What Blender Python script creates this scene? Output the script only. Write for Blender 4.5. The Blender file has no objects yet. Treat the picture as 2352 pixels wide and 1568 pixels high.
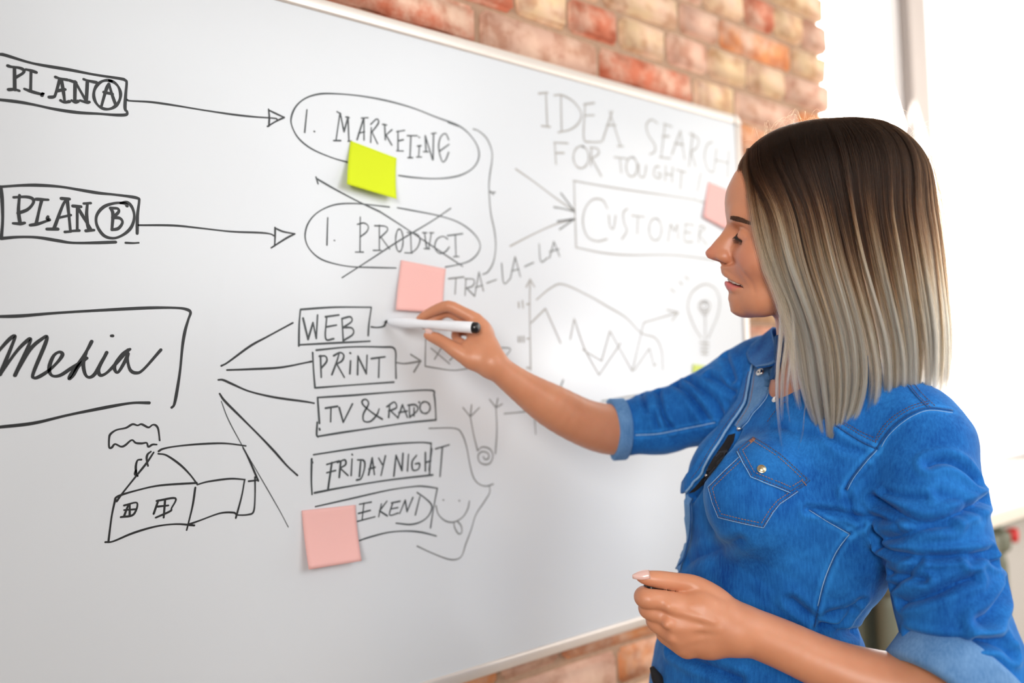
import bpy, bmesh, math, random
import numpy as np
from mathutils import Vector, Matrix, noise
C = bpy.context.scene.collection
rng = random.Random(7)
# ---------------------------------------------------------------- camera (2352x1568 frame)
FPX, CX, CY = 1900.0, 1176.0, 784.0
YAW, PITCH, ROLL = math.radians(38.77), math.radians(2.318), math.radians(-1.792)
CAM = np.array([0.0, -1.04, 1.38])
_f = np.array([math.sin(YAW)*math.cos(PITCH), math.cos(YAW)*math.cos(PITCH), math.sin(PITCH)])
_r0 = np.array([math.cos(YAW), -math.sin(YAW), 0.0])
_u0 = np.cross(_r0, _f)
_r = math.cos(ROLL)*_r0 + math.sin(ROLL)*_u0
_u = -math.sin(ROLL)*_r0 + math.cos(ROLL)*_u0
def ray(px, py):
    return _f + _r*((px-CX)/FPX) - _u*((py-CY)/FPX)
def P(px, py, Z):
    """world point seen at pixel (px,py) at depth Z metres"""
    return CAM + ray(px, py)*Z
def onwall(px, py, y=0.0):
    d = ray(px, py); t = (y-CAM[1])/d[1]
    return CAM + d*t
def onz(px, py, z):
    d = ray(px, py); t = (z-CAM[2])/d[2]
    return CAM + d*t
def proj(p):
    q = np.asarray(p) - CAM; z = q@_f
    return CX + FPX*(q@_r)/z, CY - FPX*(q@_u)/z, z
cd = bpy.data.cameras.new('camera'); cam = bpy.data.objects.new('camera', cd); C.objects.link(cam)
cd.sensor_width = 36.0; cd.lens = FPX/2352*36.0; cd.clip_start = 0.02
M = Matrix(((_r[0], _u[0], -_f[0], CAM[0]), (_r[1], _u[1], -_f[1], CAM[1]), (_r[2], _u[2], -_f[2], CAM[2]), (0, 0, 0, 1)))
cam.matrix_world = M
cd.dof.use_dof = True; cd.dof.focus_distance = 0.97; cd.dof.aperture_fstop = 2.0
bpy.context.scene.camera = cam
sc = bpy.context.scene
sc.view_settings.view_transform = 'Standard'; sc.view_settings.look = 'None'
sc.view_settings.gamma = 1; sc.view_settings.use_curve_mapping = False
sc.view_settings.exposure = 1.38
# ---------------------------------------------------------------- world and lights
w = bpy.data.worlds.new('world'); sc.world = w; w.use_nodes = True
bg = w.node_tree.nodes['Background']; bg.inputs[0].default_value = (1.0, 0.985, 0.96, 1); bg.inputs[1].default_value = 0.9
def area(name, loc, target, sx, sy, power, col=(1,1,1)):
    l = bpy.data.lights.new(name, 'AREA'); l.shape = 'RECTANGLE'; l.size = sx; l.size_y = sy; l.energy = power; l.color = col
    o = bpy.data.objects.new(name, l); C.objects.link(o); o.location = loc
    d = Vector(target)-Vector(loc); o.rotation_euler = d.to_track_quat('-Z', 'Y').to_euler()
    return o
WX0 = 1.36   # where the brick stops and the window begins (set below from the plan)
area('window_daylight', (2.6, 0.62, 1.95), (1.3, -1.4, 1.2), 2.0, 1.7, 48, (1.0, 0.97, 0.93))
area('room_fill', (1.5, -2.5, 2.3), (1.1, -0.1, 1.4), 1.8, 1.4, 13, (0.95, 0.98, 1.0))  # added fill light from the camera side of the room
area('left_fill', (-1.3, -2.3, 1.9), (1.0, -0.42, 1.4), 0.9, 0.9, 2.5, (1.0, 0.96, 0.92)).data.spread = math.radians(55)  # added fill for her face; narrow spread keeps it off the board
_b = onwall(1300, 830); _d = ray(1300, 830); _d = _d/np.linalg.norm(_d); _d[1] = -_d[1]
_l = bpy.data.lights.new('bright_lamp', 'POINT'); _l.shadow_soft_size = 0.07; _l.energy = 5; _l.color = (1, 0.99, 0.96)
_o = bpy.data.objects.new('bright_lamp', _l); C.objects.link(_o); _o.location = _b+_d*2.4
area('side_daylight', (3.6, -1.6, 1.7), (0.8, -0.4, 1.3), 1.8, 1.8, 14, (1.0, 0.95, 0.88))
sc.cycles.max_bounces = 8; sc.cycles.diffuse_bounces = 4; sc.cycles.glossy_bounces = 4; sc.cycles.transmission_bounces = 8; sc.cycles.caustics_reflective = False; sc.cycles.caustics_refractive = False
sc.cycles.adaptive_threshold = 0.015
# ---------------------------------------------------------------- materials
def mat(name):
    m = bpy.data.materials.new(name); m.use_nodes = True
    nt = m.node_tree; b = nt.nodes['Principled BSDF']
    return m, nt, b
def N(nt, t, **k):
    n = nt.nodes.new(t)
    for a, v in k.items(): setattr(n, a, v)
    return n
def L(nt, a, b): nt.links.new(a, b)
def plain(name, col, rough=0.6, metal=0.0, bump=0.0, bscale=200.0, var=0.0, spec=0.5):
    m, nt, b = mat(name)
    b.inputs['Roughness'].default_value = rough; b.inputs['Metallic'].default_value = metal
    b.inputs['Specular IOR Level'].default_value = spec
    tc = N(nt, 'ShaderNodeTexCoord'); nz = N(nt, 'ShaderNodeTexNoise'); nz.inputs['Scale'].default_value = bscale; nz.inputs['Detail'].default_value = 4
    L(nt, tc.outputs['Object'], nz.inputs['Vector'])
    mx = N(nt, 'ShaderNodeMix', data_type='RGBA')
    mx.inputs['A'].default_value = (*[c*(1-var) for c in col], 1); mx.inputs['B'].default_value = (*[min(1, c*(1+var)) for c in col], 1)
    L(nt, nz.outputs['Fac'], mx.inputs['Factor']); L(nt, mx.outputs['Result'], b.inputs['Base Color'])
    if bump:
        bp = N(nt, 'ShaderNodeBump'); bp.inputs['Strength'].default_value = bump; bp.inputs['Distance'].default_value = 0.002
        L(nt, nz.outputs['Fac'], bp.inputs['Height']); L(nt, bp.outputs['Normal'], b.inputs['Normal'])
    return m
# ---------------------------------------------------------------- object helpers
def mesh_obj(name, verts, faces, m=None, parent=None, smooth=False):
    me = bpy.data.meshes.new(name); me.from_pydata([tuple(v) for v in verts], [], faces); me.update()
    if m: me.materials.append(m)
    if smooth: me.polygons.foreach_set('use_smooth', [True]*len(me.polygons))
    o = bpy.data.objects.new(name, me); C.objects.link(o)
    if parent: o.parent = parent
    return o
def bm_obj(name, bm, m=None, parent=None, smooth=False):
    me = bpy.data.meshes.new(name); bm.to_mesh(me); bm.free()
    if m: me.materials.append(m)
    if smooth: me.polygons.foreach_set('use_smooth', [True]*len(me.polygons))
    o = bpy.data.objects.new(name, me); C.objects.link(o)
    if parent: o.parent = parent
    return o
def empty(name, loc=(0, 0, 0)):
    o = bpy.data.objects.new(name, None); C.objects.link(o); o.location = loc; o.empty_display_size = 0.1
    return o
def tag(o, label=None, cat=None, group=None, kind=None):
    if label: o['label'] = label
    if cat: o['category'] = cat
    if group: o['group'] = group
    if kind: o['kind'] = kind
    return o
def box_bm(x0, x1, y0, y1, z0, z1, bev=0.0, seg=2, bm=None):
    own = bm is None
    b2 = bmesh.new()
    bmesh.ops.create_cube(b2, size=1.0)
    for v in b2.verts:
        v.co = Vector(((x0+x1)/2+v.co.x*(x1-x0), (y0+y1)/2+v.co.y*(y1-y0), (z0+z1)/2+v.co.z*(z1-z0)))
    if bev: bmesh.ops.bevel(b2, geom=b2.edges[:], offset=bev, segments=seg, affect='EDGES', profile=0.5)
    if own: return b2
    me = bpy.data.meshes.new('t'); b2.to_mesh(me); b2.free(); bm.from_mesh(me); bpy.data.meshes.remove(me)
    return bm
def catmull(pts, n=6, closed=False):
    pts = np.asarray(pts, float)
    if len(pts) < 3: 
        t = np.linspace(0, 1, n+1)[:, None]; return pts[0]*(1-t)+pts[1]*t if len(pts) == 2 else pts
    if closed: q = np.vstack([pts[-1], pts, pts[0], pts[1]])
    else: q = np.vstack([2*pts[0]-pts[1], pts, 2*pts[-1]-pts[-2]])
    out = []
    for i in range(1, len(q)-2):
        p0, p1, p2, p3 = q[i-1], q[i], q[i+1], q[i+2]
        for k in range(n):
            t = k/n
            out.append(0.5*((2*p1)+(-p0+p2)*t+(2*p0-5*p1+4*p2-p3)*t*t+(-p0+3*p1-3*p2+p3)*t**3))
    out.append(q[-2]); return np.array(out)
def tube(verts, faces, pts, rad, seg=6, cap=True):
    """append a tube along pts; rad scalar or array"""
    pts = np.asarray(pts, float); n = len(pts)
    rad = np.broadcast_to(np.asarray(rad, float), (n,)) if np.ndim(rad) else np.full(n, rad)
    T = np.gradient(pts, axis=0); T /= np.linalg.norm(T, axis=1)[:, None]+1e-12
    a = np.array([0, 0, 1.0]) if abs(T[0][2]) < 0.9 else np.array([1.0, 0, 0])
    u = np.cross(T[0], a); u /= np.linalg.norm(u)
    base = len(verts)
    for i in range(n):
        u = u - T[i]*(u@T[i]); u /= np.linalg.norm(u)+1e-12; v = np.cross(T[i], u)
        for k in range(seg):
            an = 2*math.pi*k/seg
            verts.append(pts[i]+rad[i]*(math.cos(an)*u+math.sin(an)*v))
    for i in range(n-1):
        for k in range(seg):
            a0 = base+i*seg+k; a1 = base+i*seg+(k+1) % seg
            faces.append((a0, a1, a1+seg, a0+seg))
    if cap:
        faces.append(tuple(base+k for k in range(seg))[::-1]); faces.append(tuple(base+(n-1)*seg+k for k in range(seg)))
# ================================================================ ROOM
BX1, BZ0, BZ1 = 1.472, 0.921, 1.911          # whiteboard right edge, bottom, top
BX0 = -0.55
WY = 0.022                                    # brick face
WEND = 1.868                                  # brick reveal
def brick_mat():
    m, nt, b = mat('brick_clay')
    tc = N(nt, 'ShaderNodeTexCoord'); oi = N(nt, 'ShaderNodeObjectInfo')
    ad = N(nt, 'ShaderNodeVectorMath', operation='ADD'); L(nt, tc.outputs['Object'], ad.inputs[0])
    sc_ = N(nt, 'ShaderNodeVectorMath', operation='SCALE'); L(nt, oi.outputs['Location'], sc_.inputs[0]); sc_.inputs['Scale'].default_value = 3.7
    L(nt, sc_.outputs['Vector'], ad.inputs[1])
    n1 = N(nt, 'ShaderNodeTexNoise'); n1.inputs['Scale'].default_value = 14; n1.inputs['Detail'].default_value = 5; n1.inputs['Roughness'].default_value = 0.65
    L(nt, ad.outputs['Vector'], n1.inputs['Vector'])
    cr = N(nt, 'ShaderNodeValToRGB'); cr.color_ramp.elements[0].position = 0.42; cr.color_ramp.elements[1].position = 0.66; L(nt, n1.outputs['Fac'], cr.inputs['Fac'])
    mx = N(nt, 'ShaderNodeMix', data_type='RGBA'); L(nt, cr.outputs['Color'], mx.inputs['Factor']); L(nt, oi.outputs['Color'], mx.inputs['A']); mx.inputs['B'].default_value = (0.84, 0.58, 0.44, 1)
    n2 = N(nt, 'ShaderNodeTexNoise'); n2.inputs['Scale'].default_value = 30; n2.inputs['Detail'].default_value = 6
    L(nt, ad.outputs['Vector'], n2.inputs['Vector'])
    cr2 = N(nt, 'ShaderNodeValToRGB'); cr2.color_ramp.elements[0].position = 0.36; cr2.color_ramp.elements[1].position = 0.52; cr2.color_ramp.elements[0].color = (0.62, 0.40, 0.3, 1); cr2.color_ramp.elements[1].color = (1, 1, 1, 1)
    L(nt, n2.outputs['Fac'], cr2.inputs['Fac'])
    mu = N(nt, 'ShaderNodeMix', data_type='RGBA', blend_type='MULTIPLY'); mu.inputs['Factor'].default_value = 0.6
    L(nt, mx.outputs['Result'], mu.inputs['A']); L(nt, cr2.outputs['Color'], mu.inputs['B']); L(nt, mu.outputs['Result'], b.inputs['Base Color'])
    b.inputs['Roughness'].default_value = 0.9; b.inputs['Specular IOR Level'].default_value = 0.25
    bp = N(nt, 'ShaderNodeBump'); bp.inputs['Strength'].default_value = 0.6; bp.inputs['Distance'].default_value = 0.004
    L(nt, n2.outputs['Fac'], bp.inputs['Height']); L(nt, bp.outputs['Normal'], b.inputs['Normal'])
    return m
M_brick = brick_mat()
M_mortar = plain('mortar', (0.42, 0.28, 0.19), 0.95, bump=0.8, bscale=90, var=0.25)
M_white = plain('white_plaster', (0.82, 0.81, 0.79), 0.85, bump=0.15, bscale=60, var=0.02)
M_floor = plain('floor_wood', (0.42, 0.30, 0.20), 0.5, var=0.25, bscale=6)
M_frame = plain('white_window_paint', (0.88, 0.80, 0.76), 0.4, var=0.02)
M_sill = plain('sill_paint', (0.86, 0.80, 0.70), 0.4, var=0.03, bscale=20)
M_grey = plain('grey_wall_paint', (0.62, 0.60, 0.57), 0.8, var=0.03)
def struct(name, bm, m, smooth=False):
    o = bm_obj(name, bm, m, None, smooth); o['kind'] = 'structure'; return o
struct('floor', box_bm(-2.6, 4.6, -4.2, 0.4, -0.1, 0.0), M_floor)
struct('ceiling', box_bm(-2.6, 4.6, -4.2, 0.4, 3.5, 3.6), M_white)
struct('wall_left', box_bm(-2.7, -2.6, -4.2, 0.4, 0.0, 3.5), M_white)
struct('wall_back', box_bm(-2.7, 4.7, -4.3, -4.2, 0.0, 3.5), M_white)
struct('wall_right', box_bm(4.6, 4.7, -4.2, 0.4, 0.0, 3.5), M_white)
# front wall: mortar core with the bricks as its pieces
bm = box_bm(-2.6, WEND-0.022, WY+0.012, 0.40, 0.0, 3.5)
wall = struct('wall_front', bm, M_mortar)
struct('wall_under_window', box_bm(WEND-0.012, 4.6, 0.10, 0.40, 0.0, 0.90), M_grey)
struct('wall_over_window', box_bm(WEND-0.012, 4.6, WY, 0.40, 3.36, 3.5), M_white)
# bricks
def brick_mesh(k, Lx, Hz, D):
    r = random.Random(k*31+int(Lx*1000))
    b2 = bmesh.new(); bmesh.ops.create_cube(b2, size=1.0)
    for v in b2.verts: v.co = Vector((v.co.x*Lx, v.co.y*D, v.co.z*Hz))
    bmesh.ops.bevel(b2, geom=b2.edges[:], offset=0.006, segments=2, affect='EDGES')
    for v in b2.verts:
        v.co += Vector((r.uniform(-1, 1)*0.0022, r.uniform(-1, 1)*0.0018, r.uniform(-1, 1)*0.002))
    me = bpy.data.meshes.new('brick'); b2.to_mesh(me); b2.free(); me.materials.append(M_brick)
    me.polygons.foreach_set('use_smooth', [True]*len(me.polygons))
    return me
LS, LH, HB, PITCHZ = 0.250, 0.118, 0.0655, 0.0775
BRC = {'R': (0.64, 0.20, 0.115), 'O': (0.80, 0.33, 0.14), 'C': (0.86, 0.62, 0.38), 'P': (0.80, 0.50, 0.38)}
def put_brick(x0, x1, z, hgt=HB, kind=None):
    ln = x1-x0; k = rng.randrange(5); key = (k, round(ln, 3), round(hgt, 3))
    if key not in bcache: bcache[key] = brick_mesh(k, ln, hgt, 0.06)
    o = bpy.data.objects.new('brick', bcache[key]); C.objects.link(o); o.parent = wall
    o.location = ((x0+x1)/2, WY+0.030-rng.uniform(-0.003, 0.004), z); o.rotation_euler = (rng.uniform(-.012, .012), rng.uniform(-.010, .010), rng.uniform(-.008, .008))
    kind = kind or (rng.choice('PCPCPO') if z < 1.0 else rng.choice('RPCOPCPCR')); c = BRC[kind]; v = rng.uniform(0.88, 1.1); o.color = (*[min(1, a*v) for a in c], 1)
bcache = {}; GAP = 0.015
# the four courses above the board as they are laid: (right end, colour) from left to right
LAID = {1.952: (0.02, [(0.27, 'P'), (0.53, 'P'), (0.807, 'R'), (1.083, 'P'), (1.358, 'R'), (1.499, 'C'), (1.745, 'P'), (WEND+0.012, 'O')]),
        2.027: (0.15, [(0.40, 'O'), (0.65, 'R'), (0.885, 'R'), (1.010, 'C'), (1.143, 'R'), (1.278, 'C'), (1.410, 'P'), (1.548, 'C'), (1.690, 'C'), (WEND+0.006, 'P')]),
        2.100: (0.45, [(0.72, 'P'), (0.96, 'R'), (1.10, 'C'), (1.322, 'C'), (1.452, 'P'), (1.728, 'O'), (WEND+0.002, 'C')]),
        2.176: (0.72, [(1.00, 'R'), (1.25, 'P'), (1.405, 'P'), (1.545, 'C'), (1.660, 'R'), (1.775, 'C'), (WEND+0.010, 'P')])}
for z, (xa, lst) in LAID.items():
    for xb, kd in lst:
        put_brick(xa+GAP/2, xb-(GAP/2 if xb < WEND-0.02 else 0), z, 0.0615 if z != 2.176 else 0.066, kd); xa = xb
zs = [2.254+k*0.0765 for k in range(7)]+[0.923-0.0736*k+0.0 for k in range(13)]
zs += [0.923+0.0736*k for k in range(1, 14)]
for row, z in enumerate(zs):
    if z < 0.03: continue
    xs_min = (1.0 if z > 2.3 else 0.8) if z > 2.2 else (-0.15 if 0.45 < z < 0.95 else (BX1-0.10 if z > 0.95 else 0.3))
    x = WEND+rng.uniform(-0.006, 0.012); k = 0
    while x > xs_min:
        head = (k % 2 == 1) if row % 2 == 0 else (k == 0 or rng.random() < 0.35)
        ln = LH if head else LS
        put_brick(x-ln, x, z, 0.0605); x -= ln+GAP; k += 1
# window: frame, mullions, panes, sill
win = bm_obj('window_1', box_bm(WEND-0.01, 4.6, 0.30, 0.36, 0.93, 0.99, 0.004), M_frame); win['kind'] = 'structure'
bm_obj('top_rail', box_bm(WEND-0.01, 4.6, 0.30, 0.36, 3.30, 3.36, 0.004), M_frame, win)
mxl = onwall(2072, 200, 0.33)[0]; mxr = onwall(2112, 200, 0.33)[0]
for (a, b_) in ((mxl, mxr), (mxr+1.95, mxr+2.05)):
    bm_obj('mullion', box_bm(a, b_, 0.29, 0.37, 0.99, 3.30, 0.006), M_frame, win)
M_glass, nt, b = mat('window_glass'); b.inputs['Base Color'].default_value = (1, 1, 1, 1); b.inputs['Roughness'].default_value = 0.0; b.inputs['IOR'].default_value = 1.01; b.inputs['Transmission Weight'].default_value = 1.0
xs = [WEND-0.01, mxl, mxr, mxr+1.95, mxr+2.05, 4.6]
for i in (0, 2, 4):
    bm_obj('pane', box_bm(xs[i], xs[i+1], 0.328, 0.332, 0.99, 3.30), M_glass, win)
sill = struct('window_sill', box_bm(WEND+0.005, 4.5, -0.13, 0.30, 0.945, 0.985, 0.006), M_sill)
# ================================================================ WHITEBOARD
def board_mat():
    m, nt, b = mat('whiteboard_enamel')
    tc = N(nt, 'ShaderNodeTexCoord'); nz = N(nt, 'ShaderNodeTexNoise'); nz.inputs['Scale'].default_value = 3.0; nz.inputs['Detail'].default_value = 6
    L(nt, tc.outputs['Object'], nz.inputs['Vector'])
    mx = N(nt, 'ShaderNodeMix', data_type='RGBA'); mx.inputs['A'].default_value = (0.66, 0.70, 0.745, 1); mx.inputs['B'].default_value = (0.70, 0.74, 0.785, 1)
    L(nt, nz.outputs['Fac'], mx.inputs['Factor']); L(nt, mx.outputs['Result'], b.inputs['Base Color'])
    b.inputs['Roughness'].default_value = 0.24; b.inputs['Specular IOR Level'].default_value = 0.5
    return m
M_board = board_mat()
M_bframe = plain('board_frame_aluminium', (0.76, 0.70, 0.65), 0.35, metal=0.35, var=0.03)
board = empty('whiteboard', (0.46, 0.01, BZ0))
tag(board, 'large white dry-erase board with pale frame, covered in marker writing', 'whiteboard')
def child(o, par):
    o.parent = par; o.matrix_parent_inverse = par.matrix_world.inverted() if False else Matrix.Translation(-Vector(par.location)); return o
FR = 0.019
child(bm_obj('board_panel', box_bm(BX0+FR, BX1-FR, 0.0, 0.018, BZ0+FR, BZ1-FR), M_board), board)
fw = -0.004
for (a, b_, c, d) in ((BX0, BX1-0.02, BZ1-FR, BZ1), (BX0, BX1-0.02, BZ0, BZ0+FR), (BX1-FR, BX1, BZ0+0.02, BZ1-0.02), (BX0, BX0+FR, BZ0+FR, BZ1-FR)):
    child(bm_obj('frame_rail', box_bm(a, b_, fw, 0.02, c, d, 0.0035, 3), M_bframe, None, True), board)
# rounded corner pieces
for (cz, s) in ((BZ1-0.02, 1), (BZ0+0.02, -1)):
    vs, fs = [], []
    cx = BX1-0.02; n = 8
    for y in (fw, 0.02):
        for k in range(n+1):
            a = math.pi/2*k/n; vs.append((cx+0.02*math.sin(a), y, cz+s*0.02*math.cos(a)))
        vs.append((cx, y, cz))
    m_ = n+2
    for k in range(n): fs += [(k, k+1, m_-1), (m_+k+1, m_+k, 2*m_-1), (k, m_+k, m_+k+1, k+1)]
    o = mesh_obj('frame_corner', vs, fs, M_bframe); child(o, board)
# ---------------------------------------------------------------- marker strokes
def ink(name, col, alpha_mix):
    # dry marker ink; paler where the stroke was drawn fast
    m, nt, b = mat(name)
    b.inputs['Base Color'].default_value = (*col, 1); b.inputs['Roughness'].default_value = 0.45
    return m
M_ink = ink('black_marker_ink', (0.006, 0.008, 0.010), 1)
M_ink2 = ink('dark_grey_marker_ink', (0.045, 0.055, 0.06), 1)
M_ink3 = ink('faded_marker_ink', (0.17, 0.18, 0.185), 1)
M_ink4 = ink('very_faded_marker_ink', (0.36, 0.355, 0.345), 1)
CRP = {'A': (3.0157, 0, 80), 'B': (3.2667, 640, 180), 'C': (3.136, 1100, 160), 'D': (2.613, 0, 680), 'E': (2.375, 640, 660), 'F': (3.409, 1100, 600), 'G': (3.734, 880, 640), 'Q': (1, 0, 0)}
def elp(cx, cy, rx, ry, n=18, a0=-80, tilt=0):
    out = []
    for k in range(n+1):
        a = math.radians(a0+368*k/n); x = rx*math.cos(a); y = ry*math.sin(a); t = math.radians(tilt)
        out.append((cx+x*math.cos(t)-y*math.sin(t), cy+x*math.sin(t)+y*math.cos(t)))
    return out
def writing(label, crop, strokes, width=0.0030, m=None, sharp=(), name='marker_writing'):
    s, ox, oy = CRP[crop]; vs, fs = [], []
    r = random.Random(len(label))
    for si, st in enumerate(strokes):
        pts = [onwall(ox+x/s, oy+y/s, 0.0) for x, y in st]
        pts = np.array([(p[0], p[2]) for p in pts])
        if len(pts) == 1: pts = np.vstack([pts, pts+0.0006])
        q = catmull(pts, 6) if len(pts) > 2 else catmull(pts, 4)
        keep = [0]
        for i in range(1, len(q)):
            if np.linalg.norm(q[i]-q[keep[-1]]) > 0.0004: keep.append(i)
        if len(keep) < 2: continue
        q = q[keep]; n = len(q)
        T = np.gradient(q, axis=0); T /= np.linalg.norm(T, axis=1)[:, None]+1e-9
        Nn = np.stack([-T[:, 1], T[:, 0]], 1)
        wv = width*0.5*(1+0.14*np.sin(np.arange(n)*0.37+r.uniform(0, 6)))
        yy = -0.00025-0.00001*(si % 9)
        base = len(vs)
        for i in range(n):
            vs.append((q[i][0]+Nn[i][0]*wv[i], yy, q[i][1]+Nn[i][1]*wv[i])); vs.append((q[i][0]-Nn[i][0]*wv[i], yy, q[i][1]-Nn[i][1]*wv[i]))
        for i in range(n-1): fs.append((base+2*i, base+2*i+1, base+2*i+3, base+2*i+2))
        for (e, sg) in ((0, -1), (n-1, 1)):
            c0 = len(vs); vs.append((q[e][0], yy, q[e][1])); t0 = T[e]*sg; nn = Nn[e]
            for k in range(7):
                a = math.pi*k/6; d = nn*math.cos(a)+t0*math.sin(a); vs.append((q[e][0]+d[0]*wv[e], yy, q[e][1]+d[1]*wv[e]))
            for k in range(6): fs.append((c0, c0+1+k, c0+2+k))
    o = mesh_obj(name, vs, fs, m or M_ink); child(o, board); o['label'] = label
    return o
writing('box and words PLAN A in thick black marker', 'A', [
 [(-60,130),(0,135),(40,142),(190,188),(300,212),(480,242),(650,275),(830,303),(866,314),(877,332),(870,420),(866,510),(880,532),(872,553),(800,555),(690,547),(540,538),(380,515),(240,485),(130,465),(0,450),(-60,448)],
 [(100,225),(102,380)], [(55,215),(80,222),(130,228),(162,242),(160,264),(110,295)], [(60,380),(100,378),(132,387)],
 [(180,240),(215,248),(250,260)], [(215,248),(212,385)], [(170,375),(215,392),(285,410),(300,400),(290,420)],
 [(340,432),(368,430),(383,415),(415,305)], [(385,293),(415,303),(465,312)], [(425,308),(440,400),(448,465)], [(395,388),(450,378)], [(420,455),(445,468),(480,462)],
 [(480,315),(525,330)], [(520,325),(518,462)], [(497,455),(520,468),(540,460)], [(520,325),(575,420),(600,462)], [(605,325),(598,462)], [(580,308),(610,318),(668,330)], [(555,455),(600,468),(618,465)],
 elp(742,415,93,100), [(702,495),(735,380),(755,340)], [(755,340),(775,410),(803,490)], [(720,398),(780,410)]], 0.0033)
writing('arrow from PLAN A', 'A', [[(882,450),(900,457),(1040,465),(1200,487),(1400,520),(1600,550),(1750,567),(1900,578),(1920,588)], [(1860,515),(1865,570),(1862,632)], [(1862,522),(1910,545),(1968,572)], [(1968,572),(1910,600),(1852,635)]], 0.0024)
writing('box and words PLAN B in thick black marker', 'A', [
 [(5,1052),(160,1042),(280,1042),(420,1052),(560,1075),(680,1095),(780,1105),(900,1120),(955,1132),(964,1150),(952,1250),(950,1375)], [(5,1052),(15,1150),(18,1290),(8,1410)], [(8,1410),(130,1400),(260,1403),(400,1425),(500,1440),(650,1440),(800,1435)], [(-60,1050),(5,1052)],
 [(135,1110),(128,1220),(140,1310)], [(95,1125),(180,1122),(225,1135),(230,1165),(190,1210),(125,1235)], [(92,1305),(140,1308),(170,1302)],
 [(250,1138),(290,1140),(333,1142)], [(290,1140),(270,1220),(250,1310)], [(210,1318),(260,1310),(320,1290),(345,1280),(328,1275),(332,1258)],
 [(425,1133),(480,1137)], [(465,1138),(435,1180),(375,1338)], [(325,1345),(400,1345)], [(465,1140),(475,1230),(488,1360)], [(400,1268),(490,1248)], [(450,1365),(490,1362)],
 [(505,1185),(560,1190)], [(535,1188),(535,1350)], [(500,1358),(548,1355)], [(535,1190),(580,1265),(630,1345)], [(605,1170),(600,1250),(612,1340),(630,1350)], [(580,1168),(628,1165)], [(595,1357),(650,1352)],
 [(880,1185),(865,1168),(800,1165),(720,1190),(670,1250),(672,1320),(720,1390),(790,1408),(860,1380),(910,1330),(930,1260),(915,1195),(880,1160),(835,1165)],
 [(765,1200),(782,1240),(775,1348)], [(765,1200),(815,1203),(820,1228),(780,1265)], [(780,1265),(830,1270),(848,1300),(820,1340),(775,1350)]], 0.0033)
writing('thin arrow from PLAN B', 'A', [[(960,1318),(1200,1320),(1400,1340),(1600,1362),(1800,1370),(1870,1378),(1895,1390)], [(1905,1335),(1905,1400),(1902,1462)], [(1905,1338),(1960,1362),(2042,1378)], [(2042,1378),(1980,1410),(1878,1475)], [(870,1440),(920,1442),(960,1440)]], 0.0024)
writing('frame around the word Media', 'D', [[(-60,122),(0,122),(130,118),(350,100),(650,82),(900,70),(1050,70),(1115,78),(1143,97),(1130,140),(1110,210),(1095,300),(1080,450),(1060,580),(1045,650),(1030,668)], [(-60,792),(0,785),(200,762),(400,715),(560,682),(700,655),(800,640),(895,640)]], 0.0034)
writing('cursive word Media in black marker', 'D', [
 [(-60,400),(0,320),(60,255),(90,240),(70,300),(0,470)], [(0,470),(100,330),(165,265),(183,258),(170,300),(90,475)], [(90,475),(180,320),(260,250),(282,243),(270,290),(200,460),(205,490),(240,480),(300,440),(350,390),(375,350),(355,335),(320,360),(295,430),(310,475),(360,475),(430,430),(500,385),(520,372)],
 [(520,372),(470,420),(440,475),(415,497),(425,470),(480,390),(525,320),(550,272)], [(520,330),(500,400),(510,465),(535,487),(570,465),(610,390),(640,338)], [(640,338),(600,420),(592,455),(605,475),(640,460),(690,410),(740,355),(780,318)], [(668,238),(676,238)],
 [(770,322),(730,350),(690,410),(690,445),(710,455),(750,390),(768,345)], [(768,345),(765,380),(780,440),(815,460),(860,440),(965,322)]], 0.0036)
writing('fan of lines from Media to the list', 'D', [[(1328,418),(1370,395),(1500,300),(1600,245),(1757,160)], [(1362,443),(1500,438),(1680,428),(1829,400),(1868,392)], [(1310,502),(1340,503),(1400,530),(1500,572),(1650,607),(1829,632),(1885,642)], [(1318,585),(1350,630),(1450,730),(1560,840),(1650,935),(1720,1015),(1785,1075)]], 0.0027)
writing('thin grey line running down to the lowest note', 'D', [[(1328,630),(1370,740),(1450,890),(1530,1030),(1600,1150),(1680,1290),(1730,1385)]], 0.0012, M_ink2)
writing('sketch of a house with cloud of smoke', 'D', [
 [(958,865),(950,800),(935,775),(915,772),(890,787),(850,768),(825,775),(795,768),(755,790),(700,802),(665,825),(655,850),(655,905),(670,908),(690,887),(725,902),(750,895),(790,863),(815,880),(850,883),(880,880),(890,903),(915,890),(940,890)],
 [(952,930),(980,915),(1060,900),(1200,887),(1350,883),(1475,898)], [(950,945),(1000,955),(1080,1010),(1140,1070),(1185,1130)], [(922,937),(880,1000),(820,1075),(740,1175),(700,1230)],
 [(905,932),(885,950),(880,980),(888,1018)], [(848,980),(825,985),(815,1020),(818,1060),(828,1080),(810,1068),(815,1045)],
 [(700,1230),(690,1215),(720,1195),(820,1165),(960,1135),(1180,1120)], [(692,1215),(670,1320),(650,1475)], [(632,1475),(680,1470),(800,1420),(940,1380),(1060,1367),(1165,1375)], [(1172,1148),(1155,1260),(1120,1403)],
 [(1185,1130),(1250,1112),(1380,1095),(1470,1100)], [(1468,1100),(1450,1200),(1415,1330)], [(1130,1370),(1200,1345),(1320,1302),(1400,1298),(1425,1312),(1490,1310),(1522,1290),(1530,1200),(1530,1085)], [(1492,1110),(1550,1103)], [(1458,908),(1490,970),(1550,1108)],
 [(745,1255),(822,1240),(800,1310),(725,1325)], [(770,1250),(745,1318)], [(778,1250),(778,1315)], [(745,1283),(812,1278)], [(940,1228),(1052,1212),(1030,1270),(1020,1290),(935,1328)], [(950,1225),(922,1305)], [(990,1228),(982,1328)], [(945,1262),(1010,1255)]], 0.0023)
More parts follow.
